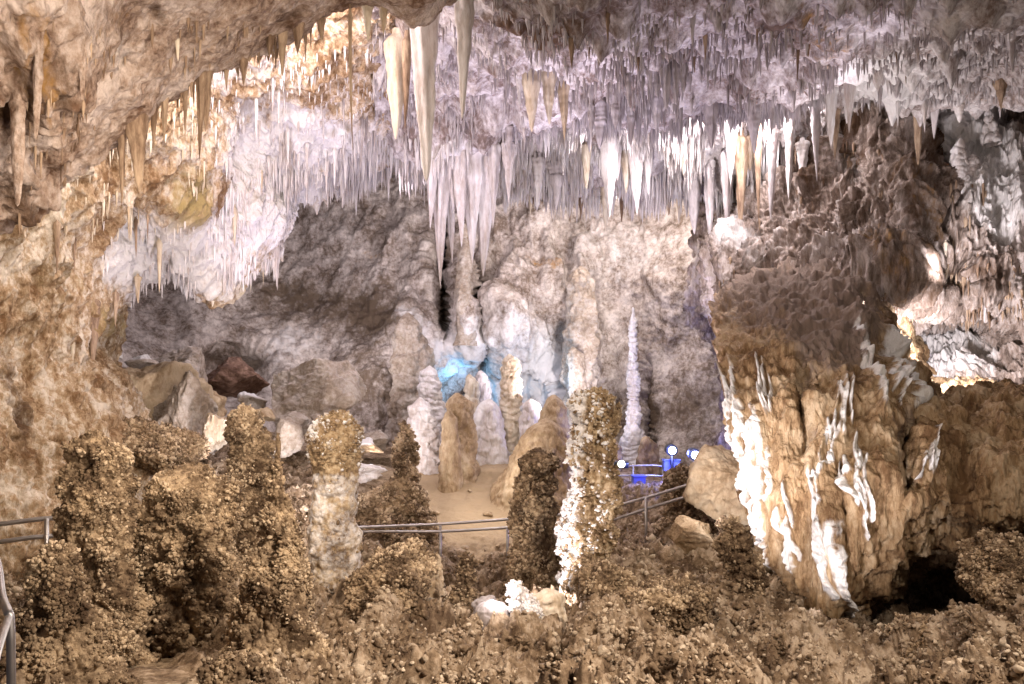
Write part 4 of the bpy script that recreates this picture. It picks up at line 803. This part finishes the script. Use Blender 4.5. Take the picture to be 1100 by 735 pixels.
for k, (x, a, b, w, D, mt, lab) in enumerate([
    (571, 52, 142, 24, 11.0, 'cream', 'longest of the yellowish drapery stalactites in the middle of the ceiling'),
    (589, 50, 134, 22, 11.1, 'cream', 'second yellowish drapery stalactite, right of the longest'),
    (605, 56, 152, 18, 11.2, 'cream', 'rightmost yellowish drapery stalactite, ending in a thin point'),
    (558, 60, 118, 14, 11.3, 'white', 'whitish stalactite at the left end of the yellowish drapery'),
    (645, 100, 160, 20, 11.6, 'grey', 'grey cone under the ceiling ledge, right of the yellowish drapery'),
    (662, 96, 140, 16, 11.4, 'grey', 'small grey cone between the other two grey cones on the ledge'),
    (678, 108, 160, 14, 11.7, 'grey', 'narrow grey cone left of the fluted grey bundle'),
    (705, 92, 146, 18, 11.5, 'grey', 'grey cone under the fluted grey bundle'),
    (763, 96, 160, 18, 11.6, 'grey', 'smooth grey cone hanging before the bright band'),
    (810, 84, 166, 24, 11.4, 'grey', 'largest grey stalactite hanging before the bright band'),
    (845, 84, 134, 14, 11.2, 'grey', 'thin grey stalactite right of the largest grey one'),
    (786, 140, 200, 16, 14.8, 'white', 'white stalactite in the bright band between the two big grey ones'),
    (806, 145, 184, 14, 15.2, 'cream', 'cream stalactite tip showing below the largest grey one'),
    (654, 138, 234, 22, 15.4, 'white', 'long bright white stalactite in the middle of the bright band'),
    (683, 150, 232, 18, 15.8, 'white', 'long thin white stalactite right of the long bright one'),
    (696, 160, 210, 14, 15.9, 'white', 'short white stalactite close to the long thin one in the bright band'),
    (673, 160, 208, 12, 15.9, 'cream', 'short cream stalactite between the two long ones of the bright band'),
    (578, 165, 226, 16, 16.2, 'white', 'pale stalactite at the left end of the bright band'),
    (598, 165, 226, 22, 16.3, 'grey', 'fat pale stalactite second from the left end of the bright band'),
    (862, 150, 200, 16, 14.6, 'white', 'white stalactite at the right end of the bright band'),
    (780, 205, 250, 14, 15.6, 'grey', 'grey drip stalactite over the dark gap at the top of the right wall'),
    (745, 200, 252, 20, 16.4, 'grey', 'broad grey stalactite over the right part of the back wall'),
    (943, 36, 99, 34, 10.4, 'white', 'thick bright white drapery lobe on the right ceiling'),
    (914, 20, 144, 24, 11.0, 'white', 'long knobbly white drapery left of the thick bright lobe'),
    (924, 5, 90, 12, 10.8, 'cream', 'cream streak stalactite between the two bright white draperies'),
    (963, 70, 106, 18, 10.8, 'grey', 'grey lavender stub right of the thick bright lobe'),
    (972, 5, 92, 8, 10.0, 'brown', 'thin beaded brown stalactite on the pale right ceiling'),
    (962, -5, 70, 9, 9.6, 'brown', 'brown streak stalactite left of the thin beaded one'),
    (868, -8, 62, 12, 9.2, 'brown', 'rust brown stalactite at the top of the ceiling right of the middle'),
    (880, -8, 44, 10, 9.2, 'brown', 'shorter rust brown stalactite right beside the longer one'),
    (858, -8, 90, 8, 9.4, 'brown', 'long thin brown stalactite beside the rust brown pair'),
    (893, 80, 160, 20, 11.6, 'white', 'white flowstone tongue with dark ribs left of the long knobbly drapery'),
    (1087, 14, 78, 11, 9.2, 'grey', 'dark grey lone stalactite near the right end of the ceiling'),
    (1030, 85, 132, 24, 11.6, 'white', 'pale drapery over the top of the bright right slope'),
    (1075, 78, 118, 16, 11.0, 'brown', 'brown hanging blade above the bright right slope'),
    (776, 318, 412, 20, None, 'white', 'lobed white drapery hanging at the upper left corner of the flowstone mass'),
    (830, 150, 236, 14, 14.4, 'grey', 'long grey stalactite hanging before the upper left edge of the right wall'),
    (848, 140, 214, 12, 14.2, 'white', 'white stalactite before the right wall, right of the long grey one'),
    (814, 160, 240, 10, 14.6, 'brown', 'thin brownish stalactite before the right wall, left of the long grey one'),
    (876, 120, 196, 14, 13.4, 'grey', 'grey stalactite over the dark patch at the top of the right wall'),
    (762, 180, 264, 12, 16.0, 'grey', 'slender grey stalactite reaching lowest over the dark gap beside the right wall'),
    (796, 180, 252, 16, 15.2, 'brown', 'brownish stalactite in front of the white patch of the right wall'),
    (898, 100, 172, 12, 12.6, 'brown', 'brown blade stalactite before the top of the right wall'),
    (1004, 96, 150, 16, 12.0, 'grey', 'grey stalactite hanging left of the bright right slope'),
    (986, 92, 178, 12, 12.2, 'brown', 'long brown stalactite left of the bright right slope')]):
    S(x, a, b, w, D, mt, lab, 30 + k, flutes=(0, 4, 5)[k % 3], fl=.14, power=.6 + .1 * (k % 4))
# fluted bundle
for k, (dx, ln, lab) in enumerate([(-14, 58, 'leftmost pipe of the fluted grey bundle'), (-5, 72, 'longest pipe of the fluted grey bundle'), (5, 66, 'third pipe of the fluted grey bundle'), (14, 54, 'rightmost pipe of the fluted grey bundle')]):
    S(720 + dx, 46, 46 + ln, 13, 10.4, 'grey', lab, 80 + k, 'pipes of the fluted grey bundle', flutes=4, fl=.2, power=.5)
# near brown ones under the overhang
for k, (x, a, b, w, D, mt, lab) in enumerate([
    (148, 100, 206, 26, 6.3, 'brown', 'big dark brown blade stalactite under the near overhang'),
    (131, 118, 222, 10, 6.3, 'brown', 'thin dark stalactite clinging left of the big brown blade'),
    (216, 50, 172, 12, 6.7, 'brown', 'long thin brown stalactite over the olive stained patch'),
    (222, 50, 142, 14, 6.8, 'brown', 'brown stalactite just right of the long thin one over the olive patch'),
    (199, -8, 150, 12, 6.6, 'brown', 'dark streaked stalactite hanging from the top over the overhang edge'),
    (207, 20, 118, 9, 6.6, 'brown', 'shorter dark stalactite between the streaked one and the olive patch pair'),
    (190, -8, 66, 10, 6.0, 'cream', 'pale stalactite at the top above the overhang edge'),
    (165, 98, 162, 9, 6.4, 'brown', 'short brown stalactite right of the big brown blade'),
    (177, 92, 154, 9, 6.5, 'brown', 'second short brown stalactite right of the big brown blade'),
    (41, -10, 150, 12, None, 'overhang', 'tan ridge stalactite running down the near overhang rock'),
    (20, 40, 222, 20, None, 'overhang', 'thick brown drip column on the overhang next to the picture edge'),
    (88, 45, 108, 9, None, 'overhang', 'thin brown stalactite alone on the overhang face'),
    (376, 10, 162, 4, 7.4, 'brown', 'hair thin brown straw hanging far down from the near ceiling edge'),
    (303, 18, 82, 14, 7.1, 'brown', 'brown stalactite at the overhang edge before the bright strip'),
    (320, 10, 58, 16, 7.1, 'brown', 'tapered brown stalactite right of the one before the bright strip'),
    (290, 30, 62, 10, 7.0, 'brown', 'short brown stalactite left of the one before the bright strip'),
    (262, 55, 92, 12, 6.9, 'brown', 'ragged brown stub at the overhang edge above the olive patch'),
    (243, 55, 98, 9, 6.9, 'brown', 'narrow brown stub left of the ragged one on the overhang edge'),
    (345, 10, 44, 12, 7.3, 'brown', 'stubby tan stalactite left of the hair thin straw'),
    (395, 4, 46, 12, 7.5, 'cream', 'tan stalactite right of the hair thin straw'),
    (412, 6, 38, 10, 7.5, 'cream', 'short tan stalactite halfway between the hair thin straw and the cream stalactite'),
    (100, 318, 398, 13, 10.7, 'brown', 'long tan stalactite at the low end of the left ceiling lip'),
    (78, 366, 392, 6, 9.8, 'cream', 'small tan drip near the left wall below the long tan stalactite'),
    (124, 312, 352, 7, 11.1, 'brown', 'small tan drip right of the long tan stalactite'),
    (148, 295, 326, 7, 11.4, 'cream', 'orange tinted drip at the left ceiling lip'),
    (180, 268, 304, 9, 12.2, 'white', 'first of the white drips over the shadowed boulder gap'),
    (188, 270, 312, 10, 12.2, 'white', 'longest of the white drips over the shadowed boulder gap'),
    (205, 282, 308, 7, 12.3, 'white', 'smallest white drip over the shadowed boulder gap'),
    (229, 300, 330, 10, 12.5, 'cream', 'tan drip at the lowest point of the left ceiling lip')]):
    S(x, a, b, w, D, mt, lab, 120 + k, flutes=(3, 0, 4)[k % 3], fl=.18, power=.6 + .1 * (k % 3) if D else .35, knob=.10 if D else .22, flat=1.0 if D else .6)

# many-of-a-kind: copies of a few carved prototypes
rng = random.Random(5)
def ordinal(i):
    ones = ['', 'first', 'second', 'third', 'fourth', 'fifth', 'sixth', 'seventh', 'eighth', 'ninth', 'tenth', 'eleventh', 'twelfth', 'thirteenth', 'fourteenth', 'fifteenth', 'sixteenth', 'seventeenth', 'eighteenth', 'nineteenth', 'twentieth']
    if i <= 20: return ones[i]
    tens = {2: 'twenty', 3: 'thirty', 4: 'forty'}
    return tens[i // 10] + '-' + ones[i % 10] if i % 10 else {30: 'thirtieth', 40: 'fortieth'}[i]
PROTO = {}
def proto(mat, k):
    if (mat, k) not in PROTO:
        P = stal_mesh('stalactite', mat, 1.0, 0.07, 200 + k, 14, 34, (0.55, 0.75, 0.9, 0.65)[k % 4], (0, 4, 3, 5)[k % 4], 0.16, bend=0.012, knob=0.1)
        ob = mesh_grid('stalactite', P, None, True, mat); COL.objects.unlink(ob); PROTO[(mat, k)] = ob
    return PROTO[(mat, k)]
def hang(loc, L, fat, mat):
    o = proto(mat, rng.randrange(6)).copy(); o.location = loc; o.scale = (L * fat, L * fat, L); o.rotation_euler = (0, 0, rng.uniform(0, 6.28)); COL.objects.link(o); return o

def pick(sh, x0, x1, y0, y1, n, down=0.0, clump=0.0):
    """Random points of a rock sheet inside a window, only where the rock faces down at least that much, gathered into clumps."""
    ob, P, px, py = sh
    D = P[..., 1]; qx = PX0 + F * P[..., 0] / D; qy = HY - F * (P[..., 2] - EYE) / D
    ok = (qx > x0) & (qx < x1) & (qy > y0) & (qy < y1) & (SHEET_N[ob.name][..., 2] < -down)
    if clump:
        ii, jj = np.nonzero(ok)
        if len(ii): ok[ii, jj] = fbm(P[ii, jj].astype(np.float32), 0.8, 3, 7.7) > (np.random.default_rng(1).random(len(ii)) * 0.5 - 0.25) * 1.0 + (clump - 0.5) * 0.5
    ii, jj = np.nonzero(ok)
    out = []
    if len(ii) == 0: return out
    for _ in range(n):
        k = rng.randrange(len(ii)); out.append(P[ii[k], jj[k]])
    return out

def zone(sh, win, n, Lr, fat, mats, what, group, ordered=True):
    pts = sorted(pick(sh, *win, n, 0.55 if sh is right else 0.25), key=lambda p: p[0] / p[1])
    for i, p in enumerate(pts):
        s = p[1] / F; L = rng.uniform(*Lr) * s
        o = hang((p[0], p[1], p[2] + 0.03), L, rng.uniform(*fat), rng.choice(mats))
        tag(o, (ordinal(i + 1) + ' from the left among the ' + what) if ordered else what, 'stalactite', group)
zone(left, (300, 420, 150, 195), 22, (22, 46), (.7, 1.1), ['white'], 'long white straws along the lit left ceiling edge', 'long straws on the lit left ceiling edge')
zone(left, (235, 300, 180, 290), 14, (20, 44), (.7, 1.1), ['white', 'cream'], 'pale straws on the lit left drapery', 'straws on the lit left drapery')
zone(left, (240, 400, 70, 140), 12, (26, 56), (.5, .8), ['white', 'grey'], 'slim drips behind the near overhang', 'drips on the pale ceiling behind the overhang')
zone(left, (60, 200, 150, 260), 7, (26, 60), (.5, .9), ['cream', 'brown'], 'tan drips on the bright left wall', 'tan drips on the bright left wall')
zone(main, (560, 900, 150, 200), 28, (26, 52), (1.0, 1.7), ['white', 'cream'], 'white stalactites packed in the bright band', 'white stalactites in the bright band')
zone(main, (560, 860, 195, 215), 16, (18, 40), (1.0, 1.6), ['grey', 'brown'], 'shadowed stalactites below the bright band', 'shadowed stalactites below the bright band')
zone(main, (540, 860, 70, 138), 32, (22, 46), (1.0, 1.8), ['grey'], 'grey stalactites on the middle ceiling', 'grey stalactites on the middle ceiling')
zone(main, (540, 880, 5, 70), 22, (18, 40), (.8, 1.4), ['grey', 'brown'], 'dull stalactites at the ceiling top', 'dull stalactites on the top ceiling')
zone(main, (900, 1090, 10, 110), 26, (16, 36), (.9, 1.5), ['white', 'grey'], 'small stalactites on the pale right ceiling', 'small stalactites on the pale right ceiling')
zone(right, (900, 1080, 225, 330), 10, (14, 26), (1.0, 1.5), ['grey', 'cream'], 'small drips on the dark right wall', 'small drips on the dark right wall')

# the countless straws: one mesh of thousands
def straws(name, sh, wins, mat, label, seed):
    rg = np.random.default_rng(seed); Vs = []; Qs = []; off = 0
    na, nh = 6, 5; t = np.linspace(0, 1, nh); th = np.linspace(0, 2 * math.pi, na, endpoint=False)
    idx = np.arange(na * nh).reshape(nh, na); idx = np.concatenate([idx, idx[:, :1]], 1)
    Q1 = np.stack([idx[:-1, :-1], idx[:-1, 1:], idx[1:, 1:], idx[1:, :-1]], -1).reshape(-1, 4)
    for x0, x1, y0, y1, n, l0, l1, w in wins:
        for p in pick(sh, x0, x1, y0, y1, n, 0.55 if sh is right else 0.2, 0.6):
            s = p[1] / F; L = (l0 + (l1 - l0) * rg.random()**1.6 * (0.35 + 0.65 * (0.5 + 0.5 * math.sin(p[0] * 3.1 / s * 0.012 + 2.0 * math.sin(p[0] * 1.7) + p[1] * 1.3)))) * s; R = w * s * 0.5 * (0.6 + 0.9 * rg.random())
            rad = R * (1 - t)**0.55 * (1 + 0.2 * rg.normal(size=nh)); rad[-1] = 0.001; rad[0] = R * 0.4
            X = p[0] + rad[:, None] * np.cos(th); Y = p[1] + rad[:, None] * np.sin(th); Z = p[2] + 0.05 - (t * (L + 0.05))[:, None] + 0 * th
            Vs.append(np.stack([X, Y, Z], -1).reshape(-1, 3)); Qs.append(Q1 + off); off += na * nh
    ob = mesh_raw(name, np.concatenate(Vs), np.concatenate(Qs), None, mat)
    return tag(ob, label, 'stalactites', None, 'stuff')
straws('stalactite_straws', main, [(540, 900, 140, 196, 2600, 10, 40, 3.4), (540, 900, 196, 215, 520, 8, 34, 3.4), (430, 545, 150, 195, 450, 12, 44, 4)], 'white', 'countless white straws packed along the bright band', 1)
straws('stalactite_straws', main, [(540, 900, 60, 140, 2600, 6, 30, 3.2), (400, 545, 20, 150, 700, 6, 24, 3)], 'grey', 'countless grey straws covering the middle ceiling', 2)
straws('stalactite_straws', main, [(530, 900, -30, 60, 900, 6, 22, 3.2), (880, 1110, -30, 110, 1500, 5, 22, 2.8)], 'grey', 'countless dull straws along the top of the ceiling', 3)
straws('stalactite_straws', left, [(300, 440, 140, 195, 1300, 6, 32, 2.8), (230, 300, 170, 300, 800, 6, 32, 3), (110, 240, 235, 315, 500, 5, 20, 2.6), (220, 440, 50, 150, 400, 4, 16, 2.4)], 'white', 'countless thin white straws along the lit left ceiling edge', 4)
straws('stalactite_straws', left, [(20, 220, 100, 250, 200, 8, 28, 2.6)], 'cream', 'countless tan drips on the bright left wall', 5)
straws('stalactite_straws', right, [(760, 1100, 150, 340, 700, 6, 24, 3)], 'brown', 'countless small drips over the dark right wall', 6)
straws('stalactite_straws', over, [(20, 340, 20, 240, 260, 6, 34, 3.4)], 'brown', 'countless brown drips under the near ceiling edge', 7)

# ------------------------------------------------------------------ handrails
def tube(pts, r, na=10):
    P = np.array(pts, float); n = len(P); V = []
    for i in range(n):
        d = P[min(i + 1, n - 1)] - P[max(i - 1, 0)]; d /= np.linalg.norm(d)
        a = np.cross(d, (0, 0, 1.0) if abs(d[2]) < .9 else (1.0, 0, 0)); a /= np.linalg.norm(a); b = np.cross(d, a)
        for k in range(na):
            t = 2 * math.pi * k / na; V.append(P[i] + r * (a * math.cos(t) + b * math.sin(t)))
    V = np.array(V); Q = []
    for i in range(n - 1):
        for k in range(na): Q.append((i * na + k, i * na + (k + 1) % na, (i + 1) * na + (k + 1) % na, (i + 1) * na + k))
    e = len(V); V = np.concatenate([V, P[:1], P[-1:]])
    for k in range(na):
        Q.append((e, (k + 1) % na, k, k)); b0 = (n - 1) * na; Q.append((e + 1, b0 + k, b0 + (k + 1) % na, b0 + (k + 1) % na))
    return V, Q
def tube_obj(name, pts, r, mat, parent=None, na=10):
    import bmesh
    V, Q = tube(pts, r, na)
    me = bpy.data.meshes.new(name); o0 = np.array(pts[0]) if parent is None else np.array(parent.location)
    faces = [tuple(dict.fromkeys(q)) for q in Q]
    me.from_pydata([tuple(v - o0) for v in V], [], faces); me.polygons.foreach_set('use_smooth', [True] * len(me.polygons))
    me.materials.append(M[mat]); ob = bpy.data.objects.new(name, me); COL.objects.link(ob)
    if parent is not None: ob.parent = parent
    else: ob.location = [float(x) for x in o0]
    return ob
def smooth_pts(pts, n): return catmull(np.array([W(*p) for p in pts]), n)
def thing(name, loc, label, cat, group=None):
    o = bpy.data.objects.new(name, None); o.location = [float(x) for x in loc]; o.empty_display_size = .2; COL.objects.link(o); return tag(o, label, cat, group)

def handrail(label, tops, mids, posts, r=0.022):
    root = thing('handrail', W(*posts[0][:3]) if posts else W(*tops[0]), label, 'handrail')
    tube_obj('top_rail', smooth_pts(tops, 60), r, 'steel', root)
    tube_obj('lower_rail', smooth_pts(mids, 60), r, 'steel', root)
    out = []
    for (x, y, d, y2) in posts: out.append(tube_obj('post', [W(x, y, d), W(x, (y + y2) / 2, d), W(x, y2, d)], r * .95, 'steel', root))
    return root, out
hr, posts = handrail('curving steel handrail crossing the sandy floor in the middle of the cave',
    [(370, 567, 12.4), (400, 566, 12.4), (473, 563, 12.3), (545, 558, 12.2), (600, 553, 12.0), (650, 546, 11.6), (700, 533, 11.2), (745, 519, 10.8)],
    [(372, 573, 12.4), (400, 571, 12.4), (473, 571, 12.3), (545, 567, 12.2), (600, 563, 12.0), (650, 560, 11.6), (700, 545, 11.2), (750, 530, 10.8)],
    [(473, 563, 12.3, 640), (545, 566, 12.2, 625), (603, 553, 12.0, 620), (694, 535, 11.2, 600)])
x, y, d = 473, 591, 12.3
tube_obj('tag', [W(x, y - 1.2, d), W(x, y + 1.2, d)], 0.026, 'tape', posts[0])
posts[0].children[0].parent = None
bpy.data.objects['tag'].parent = hr
handrail('short steel handrail ending behind the blunt left stalagmite', [(-60, 568, 6.3), (0, 563, 6.4), (40, 558, 6.5), (82, 555, 6.6)], [(-60, 588, 6.3), (0, 582, 6.4), (40, 577, 6.5), (82, 575, 6.6)], [(50, 557, 6.5, 650)], .02)
hn = thing('handrail', W(12, 735, 2.4), 'near steel handrail corner with an upright post, close to the camera', 'handrail')
tube_obj('top_rail', smooth_pts([(-60, 560, 2.9), (-10, 590, 2.75), (2, 640, 2.5), (8, 656, 2.4), (11, 670, 2.38), (12, 735, 2.38), (12, 900, 2.38)], 60), .0125, 'steel', hn, 14)
tube_obj('lower_rail', smooth_pts([(10, 662, 2.4), (0, 690, 2.1), (-14, 740, 1.85), (-40, 820, 1.6)], 30), .011, 'steel', hn, 14)
handrail('distant handrail lit blue beside the two lamps', [(655, 503, 17.0), (668, 501, 17.0), (700, 500, 17.0), (722, 502, 17.0)], [(655, 512, 17.0), (668, 511, 17.0), (700, 511, 17.0), (722, 512, 17.0)], [(680, 501, 17.0, 530), (712, 501, 17.0, 530)], .02)

# ------------------------------------------------------------------ lamps in view and their blue boxes
def box_bm(name, lo, hi, mat, parent, bev=.02):
    import bmesh
    bm = bmesh.new(); bmesh.ops.create_cube(bm, size=1.0)
    for v in bm.verts: v.co = [lo[i] + (v.co[i] + .5) * (hi[i] - lo[i]) for i in range(3)]
    bmesh.ops.bevel(bm, geom=list(bm.edges), offset=bev, segments=2, affect='EDGES')
    me = bpy.data.meshes.new(name); bm.to_mesh(me); bm.free(); me.materials.append(M[mat]); ob = bpy.data.objects.new(name, me); COL.objects.link(ob); ob.parent = parent; return ob
def ball(name, c, r, mat, parent):
    import bmesh
    bm = bmesh.new(); bmesh.ops.create_uvsphere(bm, u_segments=20, v_segments=12, radius=r); bmesh.ops.translate(bm, verts=bm.verts, vec=c)
    me = bpy.data.meshes.new(name); bm.to_mesh(me); bm.free(); me.polygons.foreach_set('use_smooth', [True] * len(me.polygons)); me.materials.append(M[mat])
    ob = bpy.data.objects.new(name, me); COL.objects.link(ob); ob.parent = parent; return ob
def spotlight_thing(px, py, d, label):
    base = W(px, py + 22, d); root = thing('spotlight', base, label, 'lamp', 'blue white spotlights')
    z = 22 / F * d
    tube_obj('stand', [np.array(base), np.array(base) + (0, 0.02, z * .5), np.array(base) + (0, .04, z - .1)], .03, 'black', root)
    tube_obj('housing', [np.array(base) + (0, .22, z + .02), np.array(base) + (0, .10, z + .01), np.array(base) + (0, .0, z)], .12, 'black', root, 20)
    ball('bulb', (0, -.02, z), .075, 'bulb', root)
    lamp(px, py, d - .3, 95, (.25, .32, 1.0), .08, 'blue_glow')
spotlight_thing(722, 484, 16.6, 'bright blue white spotlight above the blue box')
spotlight_thing(747, 489, 15.8, 'lower blue white spotlight close to the tan boulder')
pl = thing('path_light', W(667, 503, 16.4), 'small shaded path light glowing beside the golden column', 'lamp')
tube_obj('stem', [W(667, 503, 16.4), W(667, 500, 16.4)], .03, 'black', pl)
tube_obj('housing', [W(660, 499.5, 16.4), W(675, 499.5, 16.4)], .07, 'black', pl, 14)
ball('bulb', (0, -.08, .09), .075, 'pathbulb', pl)
b = W(721, 506, 16.9); r = thing('equipment_box', b, 'blue lit upright box under the spotlight', 'box'); box_bm('housing', (-.17, -.1, 0), (.17, .15, .22), 'bluebox', r); box_bm('lid', (-.19, -.12, .222), (.19, .17, .25), 'bluebox', r, .01)
b = W(686, 521, 16.3); r = thing('equipment_box', b, 'low blue box on the path behind the distant handrail', 'box'); box_bm('housing', (-.13, -.1, 0), (.13, .15, .16), 'bluebox', r); box_bm('lid', (-.15, -.12, .162), (.15, .17, .2), 'bluebox', r, .01)
lamp(721, 497, 16.3, 20, DEEP, .05, 'blue_glow'); lamp(690, 508, 16.0, 7, DEEP, .05, 'blue_glow')  # added deep blue lights that tint the boxes and posts
print('objects', len(bpy.data.objects))
